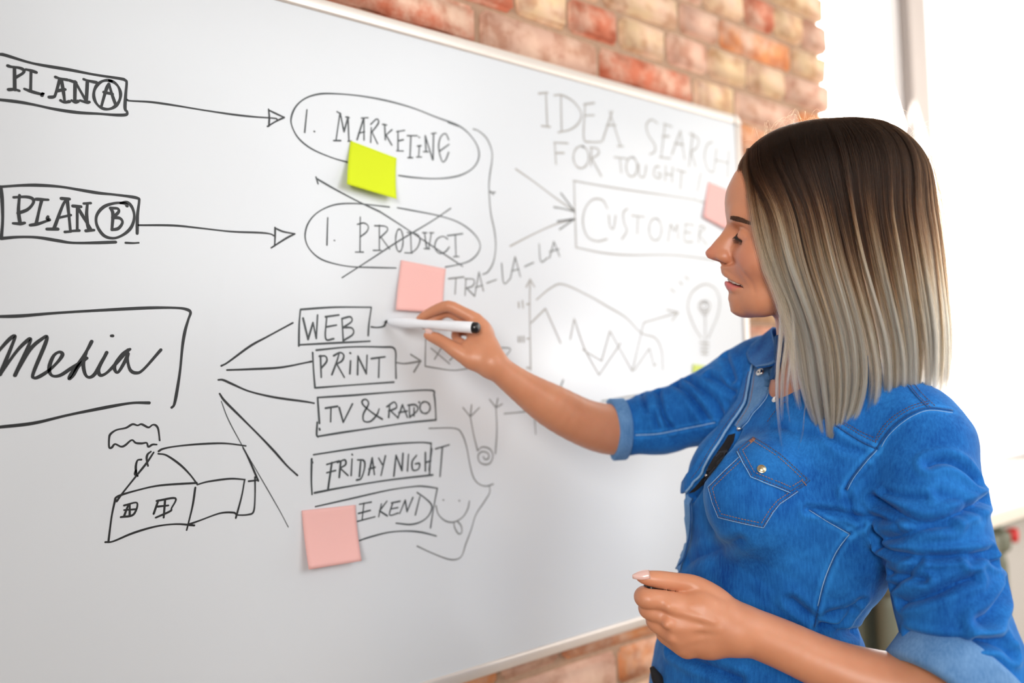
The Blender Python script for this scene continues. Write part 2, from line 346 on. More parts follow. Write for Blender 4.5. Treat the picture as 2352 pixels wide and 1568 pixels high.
W2 = 0.0027
writing('boxed word WEB', 'E', [[(120,120),(300,108),(505,108)], [(505,110),(492,200),(488,262)], [(118,125),(112,200),(110,318)], [(110,313),(300,303),(498,293)],
 [(133,168),(160,283)], [(160,283),(187,192)], [(187,192),(205,278)], [(205,278),(212,150)], [(255,160),(328,150)], [(262,160),(256,278),(300,280)], [(262,215),(315,205)], [(345,170),(352,290)], [(345,170),(390,160),(398,185),(352,218)], [(352,218),(400,222),(405,255),(352,290)]], W2, M_ink2)
writing('line being drawn from WEB to the pen tip', 'E', [[(505,215),(540,218),(575,210),(584,186)]], W2, M_ink2)
writing('boxed word PRINT', 'E', [[(205,342),(380,325),(560,325),(632,335),(638,420),(640,495)], [(185,355),(190,450),(198,547)], [(205,547),(400,532),(628,516)], [(228,372),(232,490)], [(222,375),(255,375),(262,402),(232,440)],
 [(330,355),(318,400),(290,475)], [(300,372),(335,355),(355,370),(345,400),(310,420)], [(318,420),(358,490)], [(392,400),(388,470)], [(389,357),(392,359)], [(430,475),(432,375)], [(432,375),(478,470)], [(478,470),(482,370)], [(505,388),(580,378)], [(548,382),(545,490)]], W2, M_ink2)
writing('arrow to the right of PRINT', 'E', [[(645,410),(690,415),(775,402)], [(720,365),(775,400)], [(775,400),(738,460)]], W2, M_ink3)
writing('boxed words TV & RADIO', 'E', [[(212,600),(400,588),(600,572),(825,560),(848,590),(855,660),(858,722)], [(858,722),(700,738),(500,768),(350,790),(215,812)], [(212,600),(222,740)], [(210,735),(207,800),(215,815)], [(222,770),(224,776)],
 [(255,658),(320,648)], [(285,655),(283,732)], [(330,655),(352,735)], [(352,735),(402,635)], [(565,718),(520,690),(465,645),(455,620),(475,610),(490,635),(462,690),(465,728),(500,730),(535,695),(548,662)],
 [(605,640),(600,708)], [(590,650),(630,625),(642,655),(600,674)], [(610,672),(652,712)], [(650,712),(675,640)], [(675,640),(702,708)], [(655,682),(700,674)], [(712,645),(714,705)], [(705,642),(745,640),(758,668),(714,708)], [(738,655),(738,700)], elp(798,655,28,32), [(765,625),(768,628)]], W2, M_ink2)
writing('boxed words FRIDAY NIGHT', 'E', [[(190,912),(400,880),(600,855),(770,845),(832,850)], [(832,850),(822,1025)], [(180,935),(178,1050),(182,1128)], [(178,940),(184,955)], [(195,1120),(350,1090),(600,1050),(840,1022)],
 [(262,965),(330,945)], [(290,955),(268,1105)], [(262,1010),(310,998)], [(338,950),(330,1035)], [(320,955),(360,940),(365,965),(335,985)], [(335,985),(378,1025)], [(400,935),(395,1025)], [(400,910),(402,913)], [(430,940),(465,945),(468,985),(450,1040),(425,1050)], [(447,950),(440,1030)],
 [(490,1022),(510,930)], [(510,930),(522,1020)], [(492,990),(525,980)], [(545,930),(565,965)], [(582,918),(558,1025)], [(628,1028),(640,915)], [(640,915),(672,998)], [(672,998),(678,905)], [(708,910),(702,1000)], [(752,915),(728,950),(732,995),(762,990),(768,960),(745,962)], [(800,900),(800,1000)], [(835,880),(820,995)], [(800,955),(830,945)], [(855,880),(930,858)], [(893,870),(880,1030)]], W2, M_ink2)
writing('boxed word WEEKEND, partly under the pink note', 'E', [[(200,1195),(400,1150),(600,1105),(740,1085),(800,1085),(865,1095)], [(865,1095),(845,1200),(828,1310)], [(465,1175),(455,1265)], [(440,1182),(505,1170)], [(435,1232),(500,1215)], [(430,1275),(525,1250)], [(560,1180),(545,1250)], [(590,1165),(550,1218)], [(550,1218),(592,1245)], [(615,1175),(662,1165)], [(620,1180),(605,1240),(652,1230)], [(610,1208),(650,1200)],
 [(660,1232),(690,1160)], [(690,1160),(700,1222)], [(700,1222),(732,1145)], [(755,1118),(800,1150),(835,1190),(820,1240),(780,1275),(720,1292),(640,1285)], [(770,1140),(745,1240)], [(440,1380),(500,1360),(600,1335),(700,1328),(780,1335),(860,1355)]], 0.0023, M_ink2)
writing('smiling face sketch with tongue', 'E', [[(896,1158),(900,1159)], [(983,1162),(987,1163)], [(858,1190),(870,1235),(905,1270),(950,1280),(1000,1255),(1030,1210),(1040,1165)], [(955,1280),(960,1310),(980,1342),(998,1335),(995,1300),(975,1275)]], 0.0022, M_ink3)
writing('long curly brace right of the list', 'E', [[(820,768),(960,768),(1000,800),(1025,870),(1040,950),(1060,1030),(1090,1070),(1130,1083),(1170,1072)], [(1150,1085),(1150,1120),(1120,1170),(1075,1240),(1050,1320),(1020,1400),(1000,1460),(970,1482),(920,1480),(830,1445),(755,1410)]], 0.0021, M_ink3)
writing('antenna shaped sketch with spiral', 'E', [[(1045,705),(1065,810),(1085,890)], [(1005,655),(1045,705)], [(1095,655),(1045,705)], [(1045,705),(1052,640)], [(1185,655),(1190,780),(1182,905)], [(1150,610),(1185,655)], [(1220,635),(1185,655)], [(1185,655),(1195,605)],
 [(1085,890),(1110,870),(1150,880),(1168,915),(1155,955),(1125,965),(1095,950),(1088,915),(1110,895),(1142,905),(1145,930),(1125,937),(1115,922)], [(1230,688),(1300,682),(1360,675)], [(1395,700),(1402,800)]], 0.0022, M_ink3)
writing('small crossed out box behind the hand', 'G', [[(365,470),(362,620),(360,750)], [(360,750),(450,765),(600,785),(740,768)], [(410,595),(570,730)], [(500,590),(440,690)], [(660,610),(570,700)]], 0.0020, M_ink3)
writing('small arrow tip behind the wrist', 'G', [[(980,590),(1090,600),(1050,665)]], 0.0020, M_ink3)
writing('ringed words 1. MARKETING', 'B', [
 [(520,630),(400,595),(250,530),(150,450),(100,360),(95,290),(130,210),(200,150),(300,118),(420,115),(600,130),(800,165),(1000,220),(1180,290),(1350,355),(1440,430),(1495,520),(1500,600),(1460,670),(1380,720),(1280,745),(1150,752),(1000,742),(900,728)], [(1270,330),(1350,358)],
 [(212,235),(195,405)], [(266,398),(270,399)], [(437,250),(465,265)], [(460,260),(430,465)], [(412,467),(465,467)], [(462,262),(490,400)], [(490,400),(520,290)], [(520,290),(527,470)], [(505,290),(530,295)], [(520,472),(545,470)],
 [(588,460),(638,298)], [(620,298),(670,295)], [(640,300),(640,462)], [(600,412),(645,400)], [(695,370),(690,480)], [(690,345),(735,305),(748,335),(700,402)], [(700,402),(742,490)], [(795,345),(800,460)], [(780,345),(810,350)], [(850,385),(805,425)], [(805,425),(848,500)],
 [(895,395),(895,540)], [(885,400),(945,390)], [(895,470),(935,460)], [(885,543),(935,545)], [(965,430),(1040,430)], [(992,430),(985,595)], [(970,595),(1005,595)], [(1055,510),(1050,590)], [(1040,508),(1068,505)], [(1035,590),(1072,590)], [(1050,440),(1058,444)],
 [(1100,430),(1105,550)], [(1085,550),(1122,550)], [(1100,430),(1155,610)], [(1162,415),(1158,610)], [(1145,415),(1180,410)], [(1275,460),(1252,415),(1215,440),(1200,520),(1225,620),(1252,612),(1275,555)], [(1208,545),(1278,495)]], 0.0023, M_ink2)
writing('ringed words 1. PRODUCT, crossed out', 'B', [
 [(830,965),(700,950),(560,938),(420,948),(300,1000),(225,1080),(198,1180),(225,1270),(300,1345),(400,1385),(540,1412),(700,1418),(880,1422)], [(890,970),(1000,990),(1200,1030),(1350,1080),(1460,1160),(1510,1240),(1495,1310),(1430,1370),(1330,1400),(1250,1415)],
 [(368,1045),(362,1250)], [(416,1215),(420,1216)], [(612,1040),(610,1300)], [(575,1303),(635,1303)], [(590,1095),(640,1085),(672,1110),(660,1150),(610,1190)], [(755,1100),(755,1290)], [(720,1105),(800,1110),(815,1140),(760,1195)], [(770,1195),(832,1280)], [(710,1290),(770,1290)], elp(905,1215,28,85),
 [(990,1160),(995,1310)], [(965,1155),(1035,1168),(1060,1210),(1040,1270),(995,1310)], [(945,1308),(1000,1310)], [(1095,1160),(1108,1262),(1125,1270),(1145,1160)], [(1080,1158),(1112,1158)], [(1130,1158),(1162,1158)], [(1090,1277),(1132,1278)], [(1268,1205),(1230,1185),(1185,1210),(1172,1270),(1205,1312),(1250,1300),(1280,1265)], [(1265,1180),(1380,1165)], [(1325,1172),(1330,1335)], [(1310,1338),(1352,1336)],
 [(1290,975),(1150,1070),(900,1220),(700,1350),(475,1495)], [(760,1000),(900,1090),(1050,1190),(1200,1290),(1380,1410)]], 0.0021, M_ink2)
writing('slanting stroke under the yellow note', 'B', [[(280,740),(295,790)], [(290,755),(420,830),(600,925),(760,1000)]], 0.0026, M_ink2)
writing('curly brace right of the rings', 'B', [[(1460,380),(1500,395),(1560,450),(1598,540),(1600,620),(1585,720),(1578,820),(1590,1000),(1620,1150),(1628,1270),(1610,1380),(1570,1450),(1530,1470)], [(1585,855),(1625,855)], [(1585,845),(1610,870)]], 0.0025, M_ink3)
writing('letters TRA - LA - LA', 'Q', [[(1030,640),(1065,636)], [(1047,640),(1045,675)], [(1070,640),(1068,678)], [(1068,640),(1088,642),(1086,656),(1069,662)], [(1072,662),(1090,680)], [(1090,680),(1100,625)], [(1100,625),(1110,668)], [(1092,660),(1108,655)], [(1118,650),(1140,642)], [(1152,605),(1157,650),(1172,640)], [(1172,640),(1183,590)], [(1183,590),(1195,635)], [(1175,622),(1192,618)], [(1205,612),(1225,603)], [(1238,560),(1242,600),(1258,592)], [(1262,592),(1272,555)], [(1272,555),(1285,588)], [(1262,578),(1283,572)]], 0.0024, M_ink3)
writing('word IDEA at the top in faded marker', 'C', [
 [(430,172),(495,165)], [(482,168),(492,410)], [(450,405),(512,412)], [(590,180),(595,440)], [(540,185),(600,185),(680,230),(735,310),(720,380),(660,430),(570,452)], [(765,245),(755,490),(800,520),(880,520)], [(755,250),(830,240)], [(765,330),(830,328)], [(890,510),(960,300)], [(940,300),(1020,550)], [(920,400),(985,400)], [(1000,550),(1038,552)]], 0.0034, M_ink4)
writing('word SEARCH at the top in faded marker', 'C', [
 [(1285,385),(1240,360),(1205,400),(1220,470),(1265,540),(1265,590),(1230,610)], [(1340,390),(1312,630)], [(1330,390),(1388,410)], [(1322,480),(1368,480)], [(1300,630),(1380,640)], [(1390,610),(1450,440)], [(1450,440),(1482,650)], [(1410,530),(1472,540)], [(1540,460),(1512,700)], [(1520,460),(1580,500),(1570,560),(1525,590)], [(1528,590),(1562,700)], [(1685,522),(1645,540),(1625,630),(1650,720),(1682,740)], [(1712,570),(1692,740)], [(1800,580),(1790,780)], [(1700,650),(1798,672)]], 0.0034, M_ink4)
writing('word FOR in faded marker', 'C', [
 [(545,530),(555,680)], [(540,525),(640,530)], [(550,600),(612,600)], elp(735,630,55,80), [(810,560),(805,690)], [(800,560),(850,568),(862,605),(812,640)], [(812,640),(880,765)]], 0.0032, M_ink4)
writing('word TOUGHT in faded marker', 'C', [[(975,630),(1062,640)], [(1015,640),(1025,740)], elp(1100,700,40,70), [(1150,680),(1155,760),(1190,770),(1205,690)], [(1300,700),(1270,700),(1258,760),(1298,782),(1310,750),(1285,745)], [(1345,690),(1340,800)], [(1395,700),(1390,812)], [(1345,750),(1395,760)], [(1420,720),(1492,740)], [(1460,730),(1450,860)]], 0.0032, M_ink4)
writing('exclamation mark after TOUGHT', 'C', [[(1600,740),(1572,880)], [(1560,905),(1558,912)]], 0.0032, M_ink4)
writing('boxed word CUSTOMER in faded marker', 'C', [
 [(680,800),(850,830),(1100,870),(1350,905),(1540,935),(1640,962)], [(685,800),(690,1000),(700,1280)], [(700,1280),(900,1320),(1100,1335),(1400,1335),(1700,1370)], [(925,1000),(890,940),(820,935),(765,1000),(748,1100),(780,1200),(850,1235),(922,1220)], [(935,1050),(945,1130),(970,1140),(985,1050)], [(1070,1000),(1040,1030),(1045,1100),(1065,1160),(1030,1220)], [(1100,1050),(1192,1060)], [(1145,1055),(1140,1180)], elp(1270,1150,45,80), [(1360,1240),(1380,1110)], [(1380,1110),(1408,1165)], [(1408,1165),(1430,1110)], [(1430,1110),(1435,1220)], [(1490,1110),(1480,1230),(1542,1240)], [(1480,1110),(1550,1120)], [(1485,1170),(1532,1175)], [(1590,1120),(1580,1250)], [(1590,1120),(1630,1140),(1590,1185),(1640,1260)]], 0.0030, M_ink4)
writing('upper long arrow to the CUSTOMER box', 'C', [[(265,715),(400,810),(560,930),(690,1020)]], 0.0030, M_ink4)
writing('lower long arrow to the CUSTOMER box', 'C', [[(225,1270),(400,1180),(560,1110),(690,1075)]], 0.0030, M_ink4)
writing('upper arrowhead beside the CUSTOMER box', 'C', [[(590,890),(690,1020)], [(540,990),(600,1000),(690,1022)]], 0.0028, M_ink3)
writing('lower arrowhead beside the CUSTOMER box', 'C', [[(565,1092),(690,1075)], [(580,1150),(690,1075)]], 0.0028, M_ink3)
writing('chart with axis and zigzag line in faded marker', 'F', [[(400,150),(398,400),(405,850)], [(370,200),(400,140)], [(400,140),(435,200)], [(375,335),(400,335)], [(375,605),(400,605)], [(375,832),(402,835)], [(310,320),(312,360)], [(340,310),(345,365)], [(308,590),(310,630)], [(328,588),(330,630)], [(350,588),(352,632)],
 [(410,480),(520,370)], [(520,370),(640,640)], [(715,610),(745,450)], [(745,450),(830,690),(940,890)], [(940,890),(1110,640)], [(810,690),(960,780)], [(960,780),(1025,545)], [(1025,545),(1110,700),(1200,860)], [(1200,860),(1250,650),(1290,480)], [(1290,480),(1560,400)], [(1470,380),(1560,400)], [(1560,400),(1510,465)], [(1215,855),(1335,680)], [(1335,680),(1370,820)], [(1370,820),(1390,800)]], 0.0030, M_ink4)
writing('curved line over the chart', 'F', [[(450,300),(560,210),(660,180),(860,270),(1000,350),(1150,440),(1270,560),(1380,600),(1430,700),(1440,850)]], 0.0030, M_ink4)
writing('light bulb sketch with rays', 'F', [[(1740,600),(1690,520),(1650,420),(1635,340),(1670,240),(1765,180),(1850,215),(1885,310),(1870,420),(1830,520),(1795,600)], elp(1765,350,45,42,12), elp(1762,348,25,25,10), [(1768,395),(1772,500),(1770,740)], [(1730,635),(1800,640)], [(1732,665),(1800,668)], [(1735,695),(1798,698)], [(1740,722),(1795,726)], [(1500,215),(1530,240)], [(1570,160),(1592,182)], [(1612,118),(1640,142)], [(1760,420),(1730,380)], [(1780,420),(1800,380)]], 0.0030, M_ink4)
writing('long base line of the chart', 'F', [[(960,1095),(1100,1072),(1350,1030)]], 0.0030, M_ink3)
writing('short slanting stroke above the forearm', 'F', [[(640,980),(660,930)]], 0.0030, M_ink3)
# ---------------------------------------------------------------- sticky notes
def paper(name, col):
    m, nt, b = mat(name); b.inputs['Base Color'].default_value = (*col, 1); b.inputs['Roughness'].default_value = 0.8
    b.inputs['Specular IOR Level'].default_value = 0.2
    tc = N(nt, 'ShaderNodeTexCoord'); nz = N(nt, 'ShaderNodeTexNoise'); nz.inputs['Scale'].default_value = 400
    L(nt, tc.outputs['Object'], nz.inputs['Vector'])
    bp = N(nt, 'ShaderNodeBump'); bp.inputs['Strength'].default_value = 0.1; L(nt, nz.outputs['Fac'], bp.inputs['Height']); L(nt, bp.outputs['Normal'], b.inputs['Normal'])
    # thin paper lets a little light through
    tr = N(nt, 'ShaderNodeBsdfTranslucent'); tr.inputs['Color'].default_value = (*col, 1)
    ms = N(nt, 'ShaderNodeMixShader'); ms.inputs[0].default_value = 0.22; out = nt.nodes['Material Output']
    L(nt, b.outputs[0], ms.inputs[1]); L(nt, tr.outputs[0], ms.inputs[2]); L(nt, ms.outputs[0], out.inputs['Surface'])
    return m
M_yel = paper('yellow_paper', (0.80, 0.93, 0.03)); M_pink = paper('pink_paper', (0.98, 0.60, 0.57)); M_lime = paper('pale_yellow_paper', (0.80, 0.90, 0.25))
def note(label, corners, lift, m, thick=0.0004, curl=1.6, group=None):
    # corners TL TR BR BL in pixels of the real note; its lower edge curls off the board
    n = 14
    tl = onwall(*corners[0], -0.0008); tr = onwall(*corners[1], -0.0008); br = onwall(*corners[2], -lift[1]-0.0008); bl = onwall(*corners[3], -lift[0]-0.0008)
    vs, fs = [], []
    for side in (0, 1):
        for j in range(n+1):
            v = j/n
            for i in range(n+1):
                u = i/n
                p = (1-v)*((1-u)*tl+u*tr)+v*((1-u)*bl+u*br)
                lf = (lift[0]*(1-u)+lift[1]*u)
                p = p.copy(); p[1] = -0.0008-lf*(v**curl)-side*thick
                vs.append(p)
    m1 = (n+1)**2
    for j in range(n):
        for i in range(n):
            a = j*(n+1)+i
            fs.append((a, a+1, a+n+2, a+n+1)[::1]); fs.append((m1+a, m1+a+n+1, m1+a+n+2, m1+a+1))
    for i in range(n):
        for (a, b_) in ((i, i+1), ((n+1)*n+i+1, (n+1)*n+i), ((i+1)*(n+1), i*(n+1)), (i*(n+1)+n, (i+1)*(n+1)+n)):
            fs.append((a, m1+a, m1+b_, b_))
    o = mesh_obj('sticky_note', vs, fs, m, None, True); tag(o, label, 'sticky note', group or 'sticky notes on the whiteboard')
    o.data.polygons.foreach_set('use_smooth', [len(f) == 4 and k < 2*n*n for k, f in enumerate(fs)])
    return o
note('bright yellow sticky note stuck over the word MARKETING', [(805,323),(911,363),(911,457),(797,423)], (0.014, 0.016), M_yel)
note('pale pink sticky note just above the writing hand', [(921,597),(1024,617),(1016,718),(909,712)], (0.006, 0.008), M_pink)
note('pink sticky note at the left end of the WEEKEND box, lowest on the board', [(693,1172),(815,1159),(829,1287),(709,1307)], (0.012, 0.016), M_pink, 0.0022)
note('pale pink sticky note at the right of the whiteboard, beside her forehead', [(1627,417),(1700,447),(1694,540),(1616,499)], (0.004, 0.006), M_pink)
note('pale yellow sticky note half hidden behind the raised denim sleeve', [(1591,836),(1664,846),(1660,936),(1590,924)], (0.004, 0.004), M_lime)
# ================================================================ RADIATOR under the window
M_rad = plain('olive_grey_radiator_paint', (0.17, 0.18, 0.13), 0.5, var=0.05)
M_pipe = plain('green_grey_pipe_paint', (0.20, 0.27, 0.20), 0.5, var=0.05)
M_red = plain('red_plastic', (0.75, 0.03, 0.03), 0.4)
rad = empty('radiator', (2.15, 0.0, 0.1)); tag(rad, 'olive grey ribbed column radiator standing under the window sill', 'radiator')
rx = 1.935
while rx < 2.58:
    for yy in (-0.03, 0.05):
        vs, fs = [], []
        tube(vs, fs, [(rx, yy, 0.15), (rx, yy, 0.20), (rx, yy, 0.80), (rx, yy, 0.85)], [0.018, 0.028, 0.028, 0.018], 12)
        child(mesh_obj('column', vs, fs, M_rad, None, True), rad)
    child(bm_obj('rib_cap', box_bm(rx-0.0335, rx+0.0335, -0.065, 0.085, 0.83, 0.895, 0.018, 3), M_rad, None, True), rad)
    child(bm_obj('rib_foot', box_bm(rx-0.0335, rx+0.0335, -0.065, 0.085, 0.11, 0.17, 0.018, 3), M_rad, None, True), rad)
    rx += 0.070
for xx in (1.97, 2.50):
    vs, fs = [], []; tube(vs, fs, [(xx, 0.0, 0.0), (xx, 0.0, 0.13)], 0.016, 10); child(mesh_obj('foot', vs, fs, M_rad, None, True), rad)
pp = empty('heating_pipe', (2.645, 0.0, 0.0)); tag(pp, 'green grey vertical heating pipe with red valve knob right of the radiator', 'pipe')
vs, fs = [], []; tube(vs, fs, [(2.645, 0, 0.0), (2.645, 0, 0.5), (2.645, 0, 0.875), (2.650, 0, 0.893), (2.668, 0, 0.902), (2.75, 0, 0.903), (3.2, 0, 0.903)], 0.018, 12); child(mesh_obj('pipe_run', vs, fs, M_pipe, None, True), pp)
vs, fs = [], []; tube(vs, fs, [(2.645, -0.005, 0.862), (2.650, -0.022, 0.866), (2.652, -0.026, 0.866), (2.658, -0.052, 0.868), (2.659, -0.056, 0.868)], [0.008, 0.008, 0.020, 0.022, 0.014], 14); child(mesh_obj('valve_knob', vs, fs, M_red, None, True), pp)
# ================================================================ SDF SCULPTING TOOLS (numpy)
f32 = np.float32
def _norm(v): v = np.asarray(v, float); return v/np.linalg.norm(v)
class Cone:
    """round cone between a and b"""
    def __init__(s, a, b, ra, rb): s.a = np.asarray(a, float).astype(f32); s.b = np.asarray(b, float).astype(f32); s.ra = ra; s.rb = rb; s.ab = s.b-s.a; s.l2 = float(s.ab@s.ab)+1e-12
    def __call__(s, p):
        q = p-s.a; t = np.clip(q@s.ab/s.l2, 0, 1)
        q = q-t[:, None]*s.ab
        return np.sqrt(np.einsum('ij,ij->i', q, q))-(s.ra+t*(s.rb-s.ra))
    def bounds(s): r = max(s.ra, s.rb); return np.minimum(s.a, s.b)-r, np.maximum(s.a, s.b)+r
class Ell:
    def __init__(s, c, r, R=None): s.c = np.asarray(c, float).astype(f32); s.r = np.asarray(r, float).astype(f32); s.R = (np.eye(3) if R is None else np.asarray(R)).astype(f32)
    def __call__(s, p):
        q = (p-s.c)@s.R.T
        k0 = np.sqrt(np.sum((q/s.r)**2, 1))+1e-9; k1 = np.sqrt(np.sum((q/s.r**2)**2, 1))+1e-9
        return k0*(k0-1)/k1
    def bounds(s): r = float(s.r.max()); return s.c-r, s.c+r
class Sec:
    """swept elliptical sections: stations (centre, lateral unit, ap unit, a, b)"""
    def __init__(s, st, sub=4):
        c = catmull([x[0] for x in st], sub); l = catmull([x[1] for x in st], sub); ab = catmull([(x[3], x[4], 0) for x in st], sub)
        f = catmull([x[2] for x in st], sub)
        s.c = c.astype(f32); s.l = l; s.f = f; s.ab = ab.astype(f32); s.n = len(c)
    def __call__(s, p):
        best = None
        for i in range(s.n-1):
            a = s.c[i]; ax = s.c[i+1]-a; L2 = float(ax@ax); L = math.sqrt(L2); axn = ax/L
            q = p-a; t = q@ax/L2; tc = np.clip(t, 0, 1)
            l = s.l[i]-axn*(s.l[i]@axn); l = (l/np.linalg.norm(l)).astype(f32); m = np.cross(axn, l).astype(f32)
            A = s.ab[i, 0]+tc*(s.ab[i+1, 0]-s.ab[i, 0]); B = s.ab[i, 1]+tc*(s.ab[i+1, 1]-s.ab[i, 1])
            over = np.where(t < 0, t, np.where(t > 1, t-1, 0))*L
            u = q@l; v = q@m; W = np.minimum(A, B)
            k0 = np.sqrt((u/A)**2+(v/B)**2+(over/W)**2)+1e-9; k1 = np.sqrt((u/A**2)**2+(v/B**2)**2+(over/W**2)**2)+1e-9
            d = k0*(k0-1)/k1
            best = d if best is None else np.minimum(best, d)
        return best
    def bounds(s): r = float(s.ab.max()); return s.c.min(0)-r, s.c.max(0)+r
def chain(pts, rad, k=0.0):
    return [('u', Cone(pts[i], pts[i+1], rad[i], rad[i+1]), k) for i in range(len(pts)-1)]
def fold_ops(ops, p, act=None):
    d = None
    for i, (op, pr, k) in enumerate(ops):
        if act is not None and not act[i]: continue
        e = pr(p)
        if op == 'u':
            if d is None: d = e
            elif k <= 0: d = np.minimum(d, e)
            else:
                h = np.maximum(k-np.abs(d-e), 0)/k; d = np.minimum(d, e)-h*h*k*0.25
        elif op == 's' and d is not None:
            if k <= 0: d = np.maximum(d, -e)
            else:
                h = np.maximum(k-np.abs(d+e), 0)/k; d = np.maximum(d, -e)+h*h*k*0.25
        elif op == 'i' and d is not None:
            d = np.maximum(d, e)
    return np.full(len(p), 1.0, f32) if d is None else d
def surface(ops, h, B=12, clip=None):
    """sparse surface nets; returns verts, quads"""
    lo = np.min([o[1].bounds()[0] for o in ops if o[0] == 'u'], 0)-4*h; hi = np.max([o[1].bounds()[1] for o in ops if o[0] == 'u'], 0)+4*h
    if clip is not None: lo = np.maximum(lo, clip[0]); hi = np.minimum(hi, clip[1])
    nb = np.ceil((hi-lo)/(h*B)).astype(int)
    g = np.stack(np.meshgrid(*[np.arange(n) for n in nb], indexing='ij'), -1).reshape(-1, 3)
    cen = (lo+(g+0.5)*h*B).astype(f32); hd = h*B*0.87
    vals = np.stack([o[1](cen) for o in ops], 1)
    kk = np.array([o[2] for o in ops])
    d = fold_ops(ops, cen)
    keep = np.abs(d) < hd*1.9+0.012
    g, cen, vals = g[keep], cen[keep], vals[keep]
    isu = np.array([o[0] == 'u' for o in ops])
    loc = np.stack(np.meshgrid(*[np.arange(-1, B+1)]*3, indexing='ij'), -1).reshape(-1, 3)   # -1..B nodes: cells -1..B-1
    n1 = B+2
    dims = nb*B+4
    keys, pos, quads = [], [], []
    for bi in range(len(g)):
        act = vals[bi] < hd*2.4+kk+0.006
        if not act[isu].any(): continue
        base = g[bi]*B
        pts = (lo+(base+loc)*h).astype(f32)
        v = fold_ops(ops, pts, act).reshape(n1, n1, n1)
        if v.min() > 0 or v.max() < 0: continue
        ins = v < 0
        # all cells with a sign change in (-1..B-1)
        s = ins[:-1, :-1, :-1].astype(np.int8)
        cnt = sum(ins[a:n1-1+a, b:n1-1+b, c:n1-1+c].astype(np.int8) for a in (0, 1) for b in (0, 1) for c in (0, 1))
        cells = np.argwhere((cnt > 0) & (cnt < 8))
        own = (cells >= 1).all(1)
        cs = cells[own]
        if len(cs):
            acc = np.zeros((len(cs), 3)); num = np.zeros(len(cs))
            corner = {(a, b, c): v[cs[:, 0]+a, cs[:, 1]+b, cs[:, 2]+c] for a in (0, 1) for b in (0, 1) for c in (0, 1)}
            for ax in range(3):
                for a in (0, 1):
                    for b in (0, 1):
                        c0 = [a, b]; c0.insert(ax, 0); c1 = [a, b]; c1.insert(ax, 1)
                        va, vb = corner[tuple(c0)], corner[tuple(c1)]
                        m = (va < 0) != (vb < 0); t = np.where(m, va/(va-vb+1e-20), 0)
                        pp = np.array([c0]*len(cs), float); pp[:, ax] = t
                        acc += pp*m[:, None]; num += m
            q = acc/num[:, None]
            idx = base+cs-1
            keys.append((idx[:, 0]+2)*dims[1]*dims[2]+(idx[:, 1]+2)*dims[2]+idx[:, 2]+2)
            pos.append(lo+(idx+q)*h)
        # edges owned by nodes 0..B-1 in each axis
        for ax in range(3):
            A = ins[1:n1-1, 1:n1-1, 1:n1-1]
            sl = [slice(1, n1-1)]*3; sl[ax] = slice(2, n1); Bv = ins[tuple(sl)]
            e = np.argwhere(A != Bv)
            if not len(e): continue
            flip = A[e[:, 0], e[:, 1], e[:, 2]]
            node = base+e
            o1, o2 = [(1, 2), (2, 0), (0, 1)][ax]
            offs = [(0, 0), (-1, 0), (-1, -1), (0, -1)]
            ks = []
            for (a, b) in offs:
                c = node.copy(); c[:, o1] += a; c[:, o2] += b
                ks.append((c[:, 0]+2)*dims[1]*dims[2]+(c[:, 1]+2)*dims[2]+c[:, 2]+2)
            ks = np.stack(ks, 1); ks[~flip] = ks[~flip][:, ::-1]
            quads.append(ks)
    keys = np.concatenate(keys); pos = np.concatenate(pos); quads = np.concatenate(quads)
    keys, first = np.unique(keys, return_index=True); pos = pos[first]
    qi = np.searchsorted(keys, quads); qi = np.clip(qi, 0, len(keys)-1)
    ok = (keys[qi] == quads).all(1)
    qi = qi[ok]
    return pos, qi
def refine(pos, ops, it=1):
    for _ in range(it):
        p = pos.astype(f32); e = 4e-4
        # evaluate in chunks (every operator; cheap enough)
        out = []
        for c in np.array_split(np.arange(len(p)), max(1, len(p)//40000)):
            out.append(fold_ops(ops, p[c]))
        d = np.concatenate(out)
    return d
def sdf_object(name, pos, quads, m, parent):
    me = bpy.data.meshes.new(name)
    me.vertices.add(len(pos)); me.vertices.foreach_set('co', pos.astype(f32).ravel())
    me.loops.add(len(quads)*4); me.loops.foreach_set('vertex_index', quads.astype(np.int32).ravel())
    me.polygons.add(len(quads)); me.polygons.foreach_set('loop_start', np.arange(len(quads), dtype=np.int32)*4)
    me.polygons.foreach_set('use_smooth', np.ones(len(quads), bool))
    me.update(calc_edges=True); me.validate()
    me.materials.append(m)
    o = bpy.data.objects.new(name, me); C.objects.link(o)
    if parent is not None: child(o, parent)
    return o
def vnormals(pos, quads):
    a = pos[quads[:, 0]]; b = pos[quads[:, 1]]; c = pos[quads[:, 2]]; d = pos[quads[:, 3]]
    n = np.cross(c-a, d-b); out = np.zeros_like(pos)
    for k in range(4): np.add.at(out, quads[:, k], n)
    return out/(np.linalg.norm(out, axis=1)[:, None]+1e-12)
def lap(pos, quads, it=1, lam=0.5):
    e = np.vstack([quads[:, [0, 1]], quads[:, [1, 2]], quads[:, [2, 3]], quads[:, [3, 0]]])
    n = len(pos)
    cnt = np.bincount(e.ravel(), minlength=n)[:, None]
    for _ in range(it):
        s = np.stack([np.bincount(e[:, 0], pos[e[:, 1], k], n)+np.bincount(e[:, 1], pos[e[:, 0], k], n) for k in range(3)], 1)
        pos = pos+lam*(s/np.maximum(cnt, 1)-pos)
    return pos
def sstep(a, b, x): t = np.clip((x-a)/(b-a), 0, 1); return t*t*(3-2*t)
